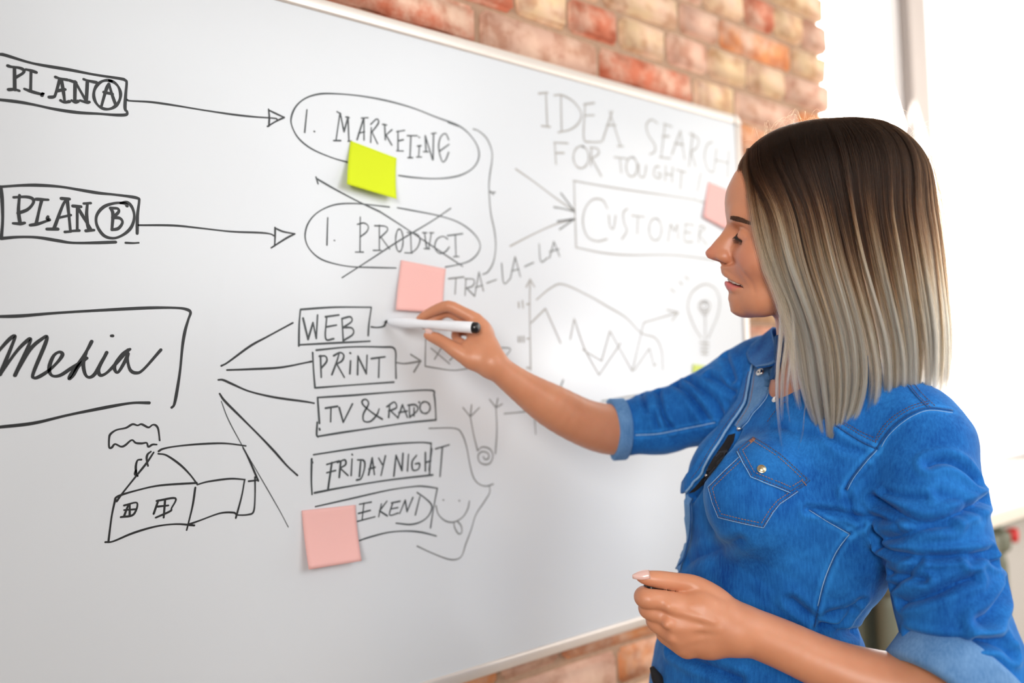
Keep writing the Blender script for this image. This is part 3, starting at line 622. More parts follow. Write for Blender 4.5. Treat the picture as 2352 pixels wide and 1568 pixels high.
# ================================================================ PERSON
M_skin, nt, b = mat('tanned_skin')
at = N(nt, 'ShaderNodeAttribute'); at.attribute_name = 'tone'
sp = N(nt, 'ShaderNodeSeparateColor'); L(nt, at.outputs['Color'], sp.inputs['Color'])
tc = N(nt, 'ShaderNodeTexCoord'); nz = N(nt, 'ShaderNodeTexNoise'); nz.inputs['Scale'].default_value = 28; nz.inputs['Detail'].default_value = 5; L(nt, tc.outputs['Object'], nz.inputs['Vector'])
m1 = N(nt, 'ShaderNodeMix', data_type='RGBA'); L(nt, nz.outputs['Fac'], m1.inputs['Factor']); m1.inputs['A'].default_value = (0.53, 0.212, 0.110, 1); m1.inputs['B'].default_value = (0.67, 0.31, 0.180, 1)
m2 = N(nt, 'ShaderNodeMix', data_type='RGBA'); L(nt, sp.outputs['Red'], m2.inputs['Factor']); L(nt, m1.outputs['Result'], m2.inputs['A']); m2.inputs['B'].default_value = (0.62, 0.17, 0.16, 1)
m3 = N(nt, 'ShaderNodeMix', data_type='RGBA'); L(nt, sp.outputs['Green'], m3.inputs['Factor']); L(nt, m2.outputs['Result'], m3.inputs['A']); m3.inputs['B'].default_value = (0.80, 0.55, 0.50, 1)
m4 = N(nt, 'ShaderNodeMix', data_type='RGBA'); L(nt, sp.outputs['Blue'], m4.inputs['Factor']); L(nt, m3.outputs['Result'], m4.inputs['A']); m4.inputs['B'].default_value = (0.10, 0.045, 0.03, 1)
L(nt, m4.outputs['Result'], b.inputs['Base Color'])
b.inputs['Roughness'].default_value = 0.42; b.inputs['Specular IOR Level'].default_value = 0.5
b.inputs['Subsurface Weight'].default_value = 0.25; b.inputs['Subsurface Radius'].default_value = (0.010, 0.0035, 0.002); b.inputs['Subsurface Scale'].default_value = 0.6
nz2 = N(nt, 'ShaderNodeTexNoise'); nz2.inputs['Scale'].default_value = 900; nz2.inputs['Detail'].default_value = 3; L(nt, tc.outputs['Object'], nz2.inputs['Vector'])
bp = N(nt, 'ShaderNodeBump'); bp.inputs['Strength'].default_value = 0.18; bp.inputs['Distance'].default_value = 0.0006; L(nt, nz2.outputs['Fac'], bp.inputs['Height']); L(nt, bp.outputs['Normal'], b.inputs['Normal'])

person = empty('person', (P(1740, 1560, 1.09)[0], P(1740, 1560, 1.09)[1], 0.0))
tag(person, 'smiling woman in blue denim shirt with long ombre blonde hair, writing on the whiteboard', 'person')

# ---------------------------------------------------------------- head frame (mm local: f forward, s to her left, u up)
HC = P(1800, 545, 1.02)
Ls = _norm(HC-CAM)
hu = _norm(_u-Ls*(_u@Ls)); hl = np.cross(hu, Ls)*-1      # image right seen from the camera
hr = _norm(_r-Ls*(_r@Ls)); hr = _norm(hr-hu*(hr@hu))
YF = math.radians(7)
hf = -hr*math.cos(YF)-Ls*math.sin(YF); hs = -Ls*math.cos(YF)+hr*math.sin(YF)
HR = np.array([hf, hs, hu])
KH = 0.001
def H(f, s, u): return HC+(hf*f+hs*s+hu*u)*KH
def hel(f, s, u, rf, rs, ru, k=0.012, op='u', rot=None):
    R = HR
    if rot is not None:
        a = math.radians(rot); R = np.array([hf*math.cos(a)+hu*math.sin(a), hs, -hf*math.sin(a)+hu*math.cos(a)])
    return (op, Ell(H(f, s, u), (rf*KH, rs*KH, ru*KH), R), k)
def hch(pts, k=0.006, op='u'):
    out = []
    for i in range(len(pts)-1):
        a, b_ = pts[i], pts[i+1]; out.append((op, Cone(H(*a[:3]), H(*b_[:3]), a[3]*KH, b_[3]*KH), k))
    return out
def both(fn):
    return fn(1)+fn(-1)
head = [hel(-32, 0, 42, 99, 70, 80), hel(12, 0, 52, 56, 58, 46, 0.02), hel(6, 0, -18, 58, 55, 72, 0.02)]
head += both(lambda s: hch([(47, 10*s, -79, 13.5), (28, 29*s, -74, 13), (-12, 47*s, -55, 13), (-20, 56*s, -15, 13)], 0.022))
head += [hel(26, 0, -62, 30, 37, 30, 0.02), hel(49.5, 0, -78, 17, 16, 14.5, 0.012)]
head += both(lambda s: [hel(38, 38*s, -22, 20, 20, 20, 0.022), hel(24, 46*s, -18, 18, 13, 14, 0.02)])       # cheekbones
head += both(lambda s: [hel(31, 35*s, -36, 16, 15, 17, 0.016)])                                          # cheek apples
head += both(lambda s: hch([(58, 8*s, 26, 8), (52, 28*s, 29, 8), (38, 46*s, 24, 8)], 0.014))            # brows
head += both(lambda s: [hel(64, 30*s, 3, 13, 15, 10, 0.012, 's')])                                       # sockets
head += [hel(44, 0, -44, 26, 27, 24, 0.012)]                                                               # muzzle
head += both(lambda s: [hel(42.0, 31*s, 3, 16.0, 13.5, 13.2, 0.004)])                                       # lids over the eyeballs
head += both(lambda s: hch([(58.6, 20*s, 12, 0.9), (58.2, 29*s, 14.5, 1.0), (53, 39*s, 13, 1.0), (46, 45*s, 8, 0.8)], 0.003, 's'))  # lid crease
head += both(lambda s: hch([(55.5, 21*s, 6.0, 0.8), (57.5, 29*s, 3.0, 0.9), (54.0, 37*s, -2.0, 0.9), (46, 43*s, -5.0, 0.9), (36.5, 44*s, -6.0, 0.7)], 0.002, 's'))  # closed lid line
head += hch([(58, 0, 22, 8), (66, 0, 8, 7.5), (76, 0, -5, 7.5), (84.5, 0, -15, 8.6)], 0.008)            # nose ridge and tip
head += hch([(60, 0, 12, 11), (70, 0, -12, 11), (72, 0, -18, 11)], 0.010)
head += both(lambda s: [hel(71, 12.0*s, -21.5, 9.5, 6.0, 7.5, 0.005)])
head += hch([(84, 0, -20, 4.4), (72, 0, -25, 4.0)], 0.004)
head += both(lambda s: hch([(80, 6.5*s, -27.5, 2.6), (73, 8.0*s, -28, 3.0)], 0.002, 's'))
head += both(lambda s: hch([(66, 18.6*s, -15, 0.9), (63.5, 19.5*s, -22, 1.1), (64, 17.5*s, -29, 0.9)], 0.004, 's'))
UL = [(68.5, 0, -42.3, 3.6), (67, 8, -43.2, 3.6), (62, 16, -47.2, 3.1), (55, 23, -51.3, 2.5), (48, 28, -54.8, 1.9), (44, 31, -57.3, 1.2)]
LL = [(67.0, 0, -55.8, 4.2), (65.5, 8, -56.8, 4.2), (60.5, 16, -59.6, 3.8), (53, 23, -61.2, 3.0), (46.5, 28.5, -60.6, 1.9), (44, 31, -59.2, 1.2)]
head += both(lambda s: hch([(a, b_*s, c, d) for a, b_, c, d in UL], 0.005))
head += both(lambda s: hch([(a, b_*s, c, d) for a, b_, c, d in LL], 0.005))
MO = [(72, 0, -48.6, 3.0), (70, 8, -49.8, 3.0), (64.5, 17, -53.2, 2.9), (57, 25, -56.2, 2.4), (50, 31, -57.7, 1.5), (44.5, 34.5, -58.2, 0.6)]
head += both(lambda s: hch([(a, b_*s, c, d) for a, b_, c, d in MO], 0.001, 's'))
head += both(lambda s: hch([(a-4, b_*s*0.93, c, d+0.3) for a, b_, c, d in MO[:5]], 0.001, 's'))
head += both(lambda s: hch([(a-9, b_*s*0.84, c, d+0.6) for a, b_, c, d in MO[:5]], 0.001, 's'))
head += both(lambda s: [hel(-14, 65*s, -8, 10, 4, 15, 0.006), hel(-11, 68*s, -10, 5, 3, 8, 0.003, 's')])      # ears, under the hair
# ---------------------------------------------------------------- neck, trunk core, arms
PR = lambda px, py, Z, r: (P(px, py, Z), r*Z/FPX)
def pchain(L_, k=0.01, sm=0):
    pts = [P(a, b_, c) for a, b_, c, d in L_]; rad = [d*c/FPX for a, b_, c, d in L_]
    if len(pts) > 2 and sm:
        pts = catmull(pts, sm); rad = catmull([(r_, 0, 0) for r_ in rad], sm)[:, 0]
    return chain(list(pts), list(rad), k)
body = list(head)
body += pchain([(1885, 600, 1.03, 96), (1892, 760, 1.06, 90), (1898, 880, 1.08, 104), (1890, 960, 1.09, 130)], 0.03)
body += pchain([(1822, 900, 1.06, 44), (1900, 960, 1.09, 90), (1820, 1200, 1.09, 120), (1760, 1450, 1.09, 130), (1740, 1560, 1.09, 150)], 0.03)
body += pchain([(1888, 920, 1.08, 60), (1790, 905, 1.20, 46), (1620, 955, 1.24, 44), (1500, 980, 1.25, 42), (1450, 986, 1.25, 46)], 0.03)
body += pchain([(1900, 940, 1.06, 60), (2080, 1020, 0.96, 55), (2160, 1300, 0.90, 60), (2215, 1500, 0.875, 66), (2250, 1590, 0.86, 82)], 0.03)
# right forearm (raised, far arm)
body += pchain([(1450, 986, 1.25, 50), (1402, 986, 1.235, 57), (1342, 970, 1.21, 53), (1268, 932, 1.185, 49), (1201, 889, 1.165, 37), (1150, 850, 1.15, 30), (1130, 832, 1.147, 29)], 0.002, 4)
# left forearm (near)
body += pchain([(2250, 1600, 0.86, 84), (2130, 1592, 0.875, 79), (2000, 1563, 0.89, 70), (1900, 1526, 0.90, 59), (1800, 1481, 0.91, 55), (1730, 1453, 0.915, 53), (1685, 1440, 0.918, 51)], 0.002, 4)
# ---------------------------------------------------------------- right hand holding the marker
def finger(pts, k=0.004):
    # each finger its own smooth chain, then a narrow blend into the palm
    return pchain(pts, min(k, 0.003), 3)
rh = []
rh += pchain([(1130, 832, 1.147, 29), (1112, 800, 1.158, 30), (1100, 760, 1.172, 26), (1092, 736, 1.175, 17)], 0.012)
rh += pchain([(1128, 828, 1.152, 24), (1110, 770, 1.185, 19), (1100, 745, 1.19, 15)], 0.012)
rh += pchain([(1122, 840, 1.15, 22), (1085, 822, 1.148, 22), (1070, 800, 1.155, 18)], 0.012)
rh += finger([(1090, 732, 1.172, 14.5), (1060, 716, 1.172, 12.5), (1029, 703, 1.173, 12.2), (995, 714, 1.181, 10.6), (964, 731, 1.189, 8.2)])
rh += finger([(1094, 750, 1.188, 14), (1052, 726, 1.19, 12), (1026, 716, 1.192, 11.5), (998, 732, 1.194, 10.5), (974, 748, 1.192, 8.5)])
rh += finger([(1100, 772, 1.194, 13), (1066, 757, 1.205, 12), (1048, 768, 1.195, 10.5), (1052, 782, 1.18, 9), (1062, 786, 1.172, 8)])
rh += finger([(1108, 795, 1.19, 12), (1082, 786, 1.20, 10.5), (1068, 797, 1.192, 9.5), (1074, 806, 1.18, 8)])
rh += finger([(1085, 828, 1.145, 20), (1049, 806, 1.146, 16.5), (1024, 789, 1.150, 13.5), (1002, 777, 1.156, 12.5), (981, 770, 1.157, 8.6)], 0.006)
body += [(o, p, k) for o, p, k in rh]
# ---------------------------------------------------------------- left hand, closed around the marker cap
lh = []
lh += pchain([(1685, 1442, 0.918, 52), (1640, 1424, 0.922, 50), (1600, 1412, 0.925, 42)], 0.014)
lh += pchain([(1680, 1455, 0.918, 42), (1625, 1468, 0.922, 38), (1585, 1477, 0.925, 27)], 0.014)
lh += pchain([(1660, 1410, 0.918, 34), (1610, 1394, 0.920, 36), (1570, 1390, 0.922, 26)], 0.014)
lh += finger([(1560, 1386, 0.918, 24), (1515, 1377, 0.912, 21), (1482, 1374, 0.912, 20.5), (1477, 1366, 0.928, 18), (1488, 1362, 0.950, 17), (1508, 1364, 0.956, 15)], 0.005)
lh += finger([(1548, 1424, 0.918, 25), (1514, 1409, 0.916, 20), (1489, 1399, 0.920, 20), (1490, 1392, 0.944, 18), (1510, 1396, 0.962, 15)], 0.005)
lh += finger([(1552, 1460, 0.920, 24), (1528, 1443, 0.920, 20), (1505, 1427, 0.924, 19), (1506, 1420, 0.946, 17), (1524, 1420, 0.962, 14)], 0.005)
lh += finger([(1574, 1486, 0.924, 21), (1548, 1472, 0.926, 18), (1526, 1456, 0.930, 17), (1528, 1448, 0.948, 15), (1542, 1446, 0.962, 13)], 0.005)
lh += finger([(1655, 1385, 0.922, 30), (1618, 1360, 0.926, 27), (1588, 1342, 0.928, 21), (1550, 1335, 0.928, 18.5), (1516, 1331, 0.928, 18.5), (1488, 1327, 0.928, 14.5), (1470, 1325, 0.928, 9)], 0.006)
for (x, y, z, r) in ((1538, 1394, 0.9015, 10), (1533, 1434, 0.9005, 10), (1544, 1466, 0.905, 9), (1566, 1493, 0.914, 8)):
    lh += [('u', Cone(P(x, y, z), P(x+12, y+2, z+0.004), r*z/FPX, r*z/FPX), 0.010)]
kn = [P(1552, 1398, 0.916), P(1550, 1434, 0.915), P(1560, 1464, 0.917), P(1580, 1486, 0.922)]
lh += chain(kn, [0.0095, 0.0095, 0.009, 0.008], 0.010)
lh += chain([P(1575, 1400, 0.914), P(1575, 1438, 0.913), P(1588, 1466, 0.916)], [0.011, 0.011, 0.010], 0.012)
# tendons over the back of the hand
for a, b_ in (((1545, 1400, 0.9035), (1640, 1428, 0.897)), ((1545, 1440, 0.904), (1650, 1443, 0.897)), ((1560, 1470, 0.908), (1655, 1458, 0.900))):
    lh += [('u', Cone(P(*a), P(*b_), 0.0022, 0.0016), 0.006)]
body += lh
pos, quads = surface(body, 0.0015)
pos = lap(pos, quads, 1, 0.4)
# profile correction: slide the middle of the face onto the sculpted profile line
prof = [(371, 1711.5), (393, 1691.6), (424, 1676.3), (440, 1671.5), (460.4, 1669.3), (480, 1670.5), (494, 1672.6), (509.4, 1673.2), (520, 1668), (533.8, 1658), (546, 1647), (558.3, 1636.5), (566, 1629), (572, 1624.6), (579, 1625), (586, 1629), (592, 1641), (596.6, 1655), (601, 1657.3), (607.3, 1656.8), (622.6, 1661), (632, 1668.0), (640, 1668.5), (647, 1666.5), (661, 1671.7), (668.5, 1677.0), (676, 1675.8), (684, 1675.2), (699, 1679.6), (711, 1691.6)]
pu = np.array([-(y-545)*1.02/FPX*1000 for y, x in prof]); pf = np.array([-(x-1800)*1.02/FPX*1000 for y, x in prof])
o_ = np.argsort(pu); pu, pf = pu[o_], pf[o_]
q = (pos-HC)@HR.T*1000
band = (np.abs(q[:, 1]) < 5) & (q[:, 0] > 20) & (q[:, 2] > -100) & (q[:, 2] < 110)
bins = np.round((q[band, 2]+100)/1.5).astype(int); act = np.full(150, -1e9); np.maximum.at(act, bins, q[band, 0])
ub = np.arange(150)*1.5-100
good = act > 0
act_f = np.interp(ub, ub[good], act[good]); act_s = np.convolve(np.pad(act_f, 1, 'edge'), [0.25, 0.5, 0.25], 'valid')
tgt = np.interp(ub, pu, pf)
dl = tgt-act_s; dl = np.where((ub < -90) | (ub > 94), 0, dl)*np.interp(ub, [-90, -80, 84, 94], [0, 1, 1, 0])
print('profile max corr', np.abs(dl).max(), 'mean', dl.mean())
mouth = np.abs(ub+50) < 6
dl = np.where(mouth, np.interp(ub, ub[~mouth], dl[~mouth]), dl)
dd = np.interp(q[:, 2], ub, dl)
wgt = np.exp(-(q[:, 1]/19.0)**2)*sstep(15, 50, q[:, 0])*(np.abs(q[:, 1]) < 60)*((np.linalg.norm(q, axis=1) < 160))
pos = pos+np.outer(dd*wgt*0.001, hf)
# smile fold beside the mouth and the raised cheek above it, both sides
q = (pos-HC)@HR.T*1000; fsel = np.where((q[:, 0] > 20) & (np.abs(q[:, 1]) > 13) & (q[:, 2] < -5) & (q[:, 2] > -80) & (np.linalg.norm(q, axis=1) < 130))[0]
fl = catmull([(63, -25, 0), (57, -34, 0), (49, -44, 0), (42, -54, 0), (39, -64, 0)], 5)[:, :2]
p2 = q[fsel][:, [0, 2]]; best = np.full(len(p2), 1e9)
for i in range(len(fl)-1):
    ab = fl[i+1]-fl[i]; t = np.clip((p2-fl[i])@ab/(ab@ab), 0, 1); best = np.minimum(best, np.linalg.norm(p2-(fl[i]+t[:, None]*ab), axis=1))
am = -1.1*np.exp(-(best/2.6)**2)+2.2*np.exp(-(((p2[:, 0]-41)/11)**2+((p2[:, 1]+33)/11)**2))
pn = vnormals(pos, quads)
pos[fsel] += pn[fsel]*(am*0.001)[:, None]
body_obj = sdf_object('body', pos, quads, M_skin, person)
# colour regions that belong to the skin itself: lips, nails, brows; plus painted scalp shade
q = (pos-HC)@HR.T*1000; qs = q.copy(); qs[:, 1] = np.abs(qs[:, 1])
def segd(p, L_):
    best = np.full(len(p), 1e9)
    for i in range(len(L_)-1):
        a = np.array(L_[i][:3], float); b_ = np.array(L_[i+1][:3], float); ab = b_-a
        t = np.clip((p-a)@ab/(ab@ab), 0, 1); dd_ = np.linalg.norm(p-(a+t[:, None]*ab), axis=1)
        best = np.minimum(best, dd_-(L_[i][3]+t*(L_[i+1][3]-L_[i][3])))
    return best
face = (q[:, 0] > 30) & (np.linalg.norm(q, axis=1) < 130)
lipm = np.zeros(len(pos)); 
lipm[face] = np.maximum(1-sstep(0.6, 2.0, segd(qs[face], [(a, b_, c-1.2, d-0.6) for a, b_, c, d in UL])), 1-sstep(0.8, 2.2, segd(qs[face], LL)))
blush = np.zeros(len(pos)); blush[face] = 0.30*np.exp(-((q[face, 0]-48)**2+(qs[face, 1]-38)**2+(q[face, 2]+25)**2)/600)+0.35*np.exp(-((q[face, 0]-88)**2+(qs[face, 1])**2+(q[face, 2]+16)**2)/200)
brow_scalp = np.zeros(len(pos)); BR = [(60.5, 17.5, 25.5, 2.6), (57, 24, 24.5, 2.8), (51, 33, 22.5, 2.6), (44, 43, 19.5, 2.0), (35, 50, 16, 0.9)]
brow_scalp[face] = 0.55*(1-sstep(-0.5, 2.0, segd(qs[face], [(a+1, b_, c, d-0.6) for a, b_, c, d in BR])))
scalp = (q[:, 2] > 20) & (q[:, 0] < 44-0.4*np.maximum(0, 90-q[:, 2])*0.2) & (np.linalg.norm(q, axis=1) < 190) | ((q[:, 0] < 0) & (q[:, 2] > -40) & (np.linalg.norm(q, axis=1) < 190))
brow_scalp[scalp] = 0.8  # scalp tinted dark: stubble plus shade under the hair, put into the colour
nail = np.zeros(len(pos))
for (c, ax1, r1, r2) in ((P(1479, 1318, 0.917), P(1458, 1318, 0.917)-P(1500, 1320, 0.917), 0.0105, 0.007), (P(984, 760, 1.157), P(975, 755, 1.16)-P(1000, 770, 1.155), 0.0085, 0.006)):
    ax1 = _norm(ax1); dv = pos-c; al = dv@ax1; pr = np.linalg.norm(dv-np.outer(al, ax1), axis=1)
    nail = np.maximum(nail, 1-sstep(0.85, 1.1, np.sqrt((al/r1)**2+(pr/r2)**2)))
col = np.stack([np.clip(lipm+blush, 0, 1), nail, brow_scalp, np.ones(len(pos))], 1).astype(f32)
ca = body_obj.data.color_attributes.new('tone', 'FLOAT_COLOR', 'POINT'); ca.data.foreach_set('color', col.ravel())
print('body verts', len(pos))
# ---------------------------------------------------------------- teeth, lashes, brows
M_teeth, nt, b = mat('tooth_enamel'); b.inputs['Base Color'].default_value = (0.86, 0.82, 0.74, 1); b.inputs['Roughness'].default_value = 0.2
M_mouth = plain('mouth_inside', (0.16, 0.03, 0.03), 0.6)
M_lash = plain('eyelash_hair', (0.012, 0.008, 0.006), 0.6)
M_brow = plain('eyebrow_hair', (0.11, 0.05, 0.028), 0.7)
vs, fs = [], []
tube(vs, fs, [H(f-7, s, u) for f, s, u in ((44, -24, -56), (57, -15, -53), (62, 0, -50.5), (57, 15, -53), (44, 24, -56))], 0.0062, 8)
o = mesh_obj('mouth_lining', vs, fs, M_mouth, None, True); child(o, person)
jaw = empty('upper_teeth', H(66, 0, -48)); jaw.parent = person; jaw.location = Vector(H(66, 0, -48))-Vector(person.location)
def arc(t):       # dental arch, t in -1..1
    a = t*math.radians(78); return (40.5+25.4*math.cos(a), 29.3*math.sin(a), math.atan2(math.sin(a)/29.3, math.cos(a)/25.4))
tt = [-0.88, -0.68, -0.50, -0.31, -0.105, 0.105, 0.31, 0.50, 0.68, 0.88]; tw = [6.6, 6.6, 7.2, 6.8, 8.4, 8.4, 6.8, 7.2, 6.6, 6.6]; th = [7, 8, 9.4, 9.6, 10.4, 10.4, 9.6, 9.4, 8, 7]
for t, w_, h_ in zip(tt, tw, th):
    f, s, a = arc(t)
    b2 = bmesh.new(); bmesh.ops.create_cube(b2, size=1.0)
    for v in b2.verts:
        tap = 1.0 if v.co.z < 0 else 0.8
        v.co = Vector((v.co.x*3.2, v.co.y*w_*tap*1.13, v.co.z*h_))
    bmesh.ops.bevel(b2, geom=b2.edges[:], offset=1.0, segments=3, affect='EDGES')
    for v in b2.verts:
        x, y, z = v.co; x2 = x*math.cos(a)-y*math.sin(a); y2 = x*math.sin(a)+y*math.cos(a)
        zc = -46.4-9.6*(abs(t)**1.5)
        v.co = Vector(H(f+x2, s+y2, zc+z))
    o = bm_obj('tooth', b2, M_teeth, None, True)
    o.parent = jaw; o.matrix_parent_inverse = Matrix.Translation(-Vector(H(66, 0, -48)))
lashrng = random.Random(3)
for sd in (1, -1):
    vs, fs = [], []
    line = catmull([(56.0, 21, 6.8), (58.2, 29, 3.6), (55.0, 37, -1.4), (47.0, 43.2, -4.6), (37.5, 44.5, -5.8)], 16)
    # lid margin: a thin dark line, then the lashes
    tube(vs, fs, [H(f+0.2, s*sd, u) for f, s, u in line], 0.00065, 5)
    for i in range(64):
        t = i/63*(len(line)-1); a = line[int(t)]; bq = line[min(int(t)+1, len(line)-1)]; p0 = a+(bq-a)*(t-int(t))
        out = _norm([p0[0]-44, (p0[1]-31), 0.0]); ln = 4.5+3.0*math.sin(math.pi*i/63)+lashrng.uniform(-1, 1)
        sw = (i/63-0.35)*0.5+lashrng.uniform(-.12, .12)
        d0 = np.array([out[0]*0.6+0.25, out[1]*0.8+sw, -0.95]); d1 = np.array([out[0]*0.8+0.35, out[1]+sw*1.4, -0.35])
        p1 = p0+_norm(d0)*ln*0.5; p2 = p1+_norm(d1)*ln*0.5
        tube(vs, fs, [H(q_[0], q_[1]*sd, q_[2]) for q_ in (p0, (p0+p1)/2+_norm(d0)*0.3, p1, p2)], [0.00024, 0.0002, 0.00015, 0.00004], 4)
    o = mesh_obj('eyelashes', vs, fs, M_lash, None, True); child(o, person); o['kind'] = 'stuff'
    vs, fs = [], []
    bl = catmull([(b_[0], b_[1], b_[2]) for b_ in BR], 12); bwid = np.interp(np.linspace(0, 1, len(bl)), np.linspace(0, 1, 5), [1.9, 2.9, 2.6, 1.9, 0.8])
    from mathutils.bvhtree import BVHTree
    if sd == 1:
        me = body_obj.data; bco = np.empty(len(me.vertices)*3, f32); me.vertices.foreach_get('co', bco); bco = bco.reshape(-1, 3)+np.array(body_obj.parent.location)*0
        fm = np.linalg.norm((pos-HC), axis=1) < 0.13
        qf = quads[fm[quads].all(1)]
        skin_bvh = BVHTree.FromPolygons([tuple(x) for x in pos], [tuple(int(i) for i in x) for x in qf])
    for i in range(560):
        t = lashrng.random()**0.9*(len(bl)-1.01); a = bl[int(t)]; w_ = bwid[int(t)]
        off = lashrng.uniform(-1, 1)*w_
        base = H(a[0], a[1]*sd, a[2]+off)
        hit = skin_bvh.ray_cast(Vector(H(a[0]+5.0, 120*sd, a[2]+off+0.6)), Vector(-hs*sd))
        if hit[0] is None: continue
        p0 = np.array(hit[0]); nn = np.array(hit[1]); 
        if nn@(p0-HC) < 0: nn = -nn
        tg = H(*(bl[min(int(t)+3, len(bl)-1)]*np.array([1, sd, 1])))-H(a[0], a[1]*sd, a[2]); tg = _norm(_norm(tg)+hu*(0.22 if t < 14 else -0.05)*(-off/w_))
        tg = _norm(tg-nn*(tg@nn))
        ln = lashrng.uniform(0.004, 0.0065)
        tube(vs, fs, [p0, p0+tg*ln*0.5+nn*0.0006, p0+tg*ln+nn*0.0004], [0.00016, 0.00014, 0.00004], 3)
    o = mesh_obj('eyebrow', vs, fs, M_brow, None, True); child(o, person); o['kind'] = 'stuff'
# ================================================================ DENIM SHIRT
def denim(name, dark, light, seamlight=False):
    m, nt, b = mat(name)
    tc = N(nt, 'ShaderNodeTexCoord')
    mp = N(nt, 'ShaderNodeMapping'); mp.inputs['Scale'].default_value = (420, 420, 60); L(nt, tc.outputs['Object'], mp.inputs['Vector'])
    n1 = N(nt, 'ShaderNodeTexNoise'); n1.inputs['Scale'].default_value = 1.0; n1.inputs['Detail'].default_value = 3; L(nt, mp.outputs['Vector'], n1.inputs['Vector'])
    n2 = N(nt, 'ShaderNodeTexNoise'); n2.inputs['Scale'].default_value = 16; n2.inputs['Detail'].default_value = 6; n2.inputs['Roughness'].default_value = 0.6; L(nt, tc.outputs['Object'], n2.inputs['Vector'])
    n3 = N(nt, 'ShaderNodeTexNoise'); n3.inputs['Scale'].default_value = 1500; n3.inputs['Detail'].default_value = 2; L(nt, tc.outputs['Object'], n3.inputs['Vector'])
    a1 = N(nt, 'ShaderNodeMath', operation='MULTIPLY_ADD'); L(nt, n1.outputs['Fac'], a1.inputs[0]); a1.inputs[1].default_value = 0.55; 
    a2 = N(nt, 'ShaderNodeMath', operation='MULTIPLY_ADD'); L(nt, n2.outputs['Fac'], a2.inputs[0]); a2.inputs[1].default_value = 1.15; a2.inputs[2].default_value = -0.47
    L(nt, a2.outputs[0], a1.inputs[2])
    a3 = N(nt, 'ShaderNodeMath', operation='MULTIPLY_ADD'); L(nt, n3.outputs['Fac'], a3.inputs[0]); a3.inputs[1].default_value = 0.35; L(nt, a1.outputs[0], a3.inputs[2])
    at = N(nt, 'ShaderNodeAttribute'); at.attribute_name = 'wear_shade'
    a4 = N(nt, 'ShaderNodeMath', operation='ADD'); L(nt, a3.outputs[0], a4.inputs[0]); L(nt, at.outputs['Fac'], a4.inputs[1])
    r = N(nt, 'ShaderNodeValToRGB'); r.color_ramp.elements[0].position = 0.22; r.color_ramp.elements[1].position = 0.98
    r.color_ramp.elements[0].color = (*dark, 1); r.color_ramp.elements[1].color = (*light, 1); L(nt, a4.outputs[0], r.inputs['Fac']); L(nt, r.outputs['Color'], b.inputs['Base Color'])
    b.inputs['Roughness'].default_value = 0.85; b.inputs['Specular IOR Level'].default_value = 0.15
    b.inputs['Sheen Weight'].default_value = 0.25; b.inputs['Sheen Roughness'].default_value = 0.4; b.inputs['Sheen Tint'].default_value = (0.4, 0.7, 1, 1)
    bp = N(nt, 'ShaderNodeBump'); bp.inputs['Strength'].default_value = 0.35; bp.inputs['Distance'].default_value = 0.0008; L(nt, a3.outputs[0], bp.inputs['Height']); L(nt, bp.outputs['Normal'], b.inputs['Normal'])
    return m
M_denim = denim('blue_denim', (0.001, 0.046, 0.25), (0.024, 0.215, 0.62))
M_denim_in = denim('pale_inside_denim', (0.05, 0.16, 0.38), (0.20, 0.38, 0.66))
M_denim_dk = denim('dark_denim_seam', (0.006, 0.035, 0.14), (0.03, 0.14, 0.40))
M_denim_lt = denim('worn_denim_edge', (0.10, 0.26, 0.52), (0.36, 0.56, 0.80))
M_thread = plain('orange_thread', (0.42, 0.17, 0.06), 0.7, var=0.3)
M_thread_dk = plain('brown_thread', (0.14, 0.06, 0.05), 0.7, var=0.3)
M_thread_lt = plain('white_thread', (0.55, 0.70, 0.85), 0.7, var=0.1)
M_gap_shade = plain('gap_shade_black', (0.006, 0.006, 0.008), 0.9)  # flat black for the painted shade in the shirt opening
M_snap, nt, b = mat('snap_metal'); b.inputs['Metallic'].default_value = 1; b.inputs['Roughness'].default_value = 0.22; b.inputs['Base Color'].default_value = (0.80, 0.78, 0.74, 1)
M_brass, nt, b = mat('brass_snap'); b.inputs['Metallic'].default_value = 1; b.inputs['Roughness'].default_value = 0.3; b.inputs['Base Color'].default_value = (0.62, 0.54, 0.36, 1)
def yawdir(deg):
    a = math.radians(deg)
    rh_ = _norm([_r0[0], _r0[1], 0]); fh = _norm([_f[0], _f[1], 0])
    return rh_*math.sin(a)-fh*math.cos(a), -rh_*math.cos(a)-fh*math.sin(a)
stn = []
for (px, py, Z, a, b_, yw) in [(1916, 880, 1.08, .095, .050, 20), (1910, 925, 1.08, .148, .068, 20), (1895, 985, 1.08, .168, .088, 21), (1872, 1060, 1.08, .162, .104, 23), (1845, 1140, 1.08, .154, .112, 25), (1812, 1230, 1.08, .142, .106, 26), (1768, 1320, 1.085, .125, .098, 26), (1738, 1410, 1.09, .127, .101, 26), (1742, 1500, 1.09, .150, .116, 26), (1735, 1600, 1.09, .162, .122, 26), (1730, 1700, 1.09, .170, .126, 26)]:
    l, m_ = yawdir(yw); stn.append((P(px, py, Z), l, m_, a, b_))
shirt = [('u', Sec(stn, 3), 0)]
shirt += [('u', Ell(P(1735, 1140, 1.005), (0.064, 0.062, 0.068)), 0.035), ('u', Ell(P(1680, 1128, 1.12), (0.059, 0.059, 0.078)), 0.035)]
# left sleeve
shirt += pchain([(1985, 962, 1.03, 112), (2095, 985, 0.965, 98), (2122, 1030, 0.945, 104), (2128, 1120, 0.925, 106), (2144, 1215, 0.91, 110), (2162, 1300, 0.90, 108), (2180, 1390, 0.885, 108), (2202, 1470, 0.88, 110), (2236, 1530, 0.87, 116)], 0.018)
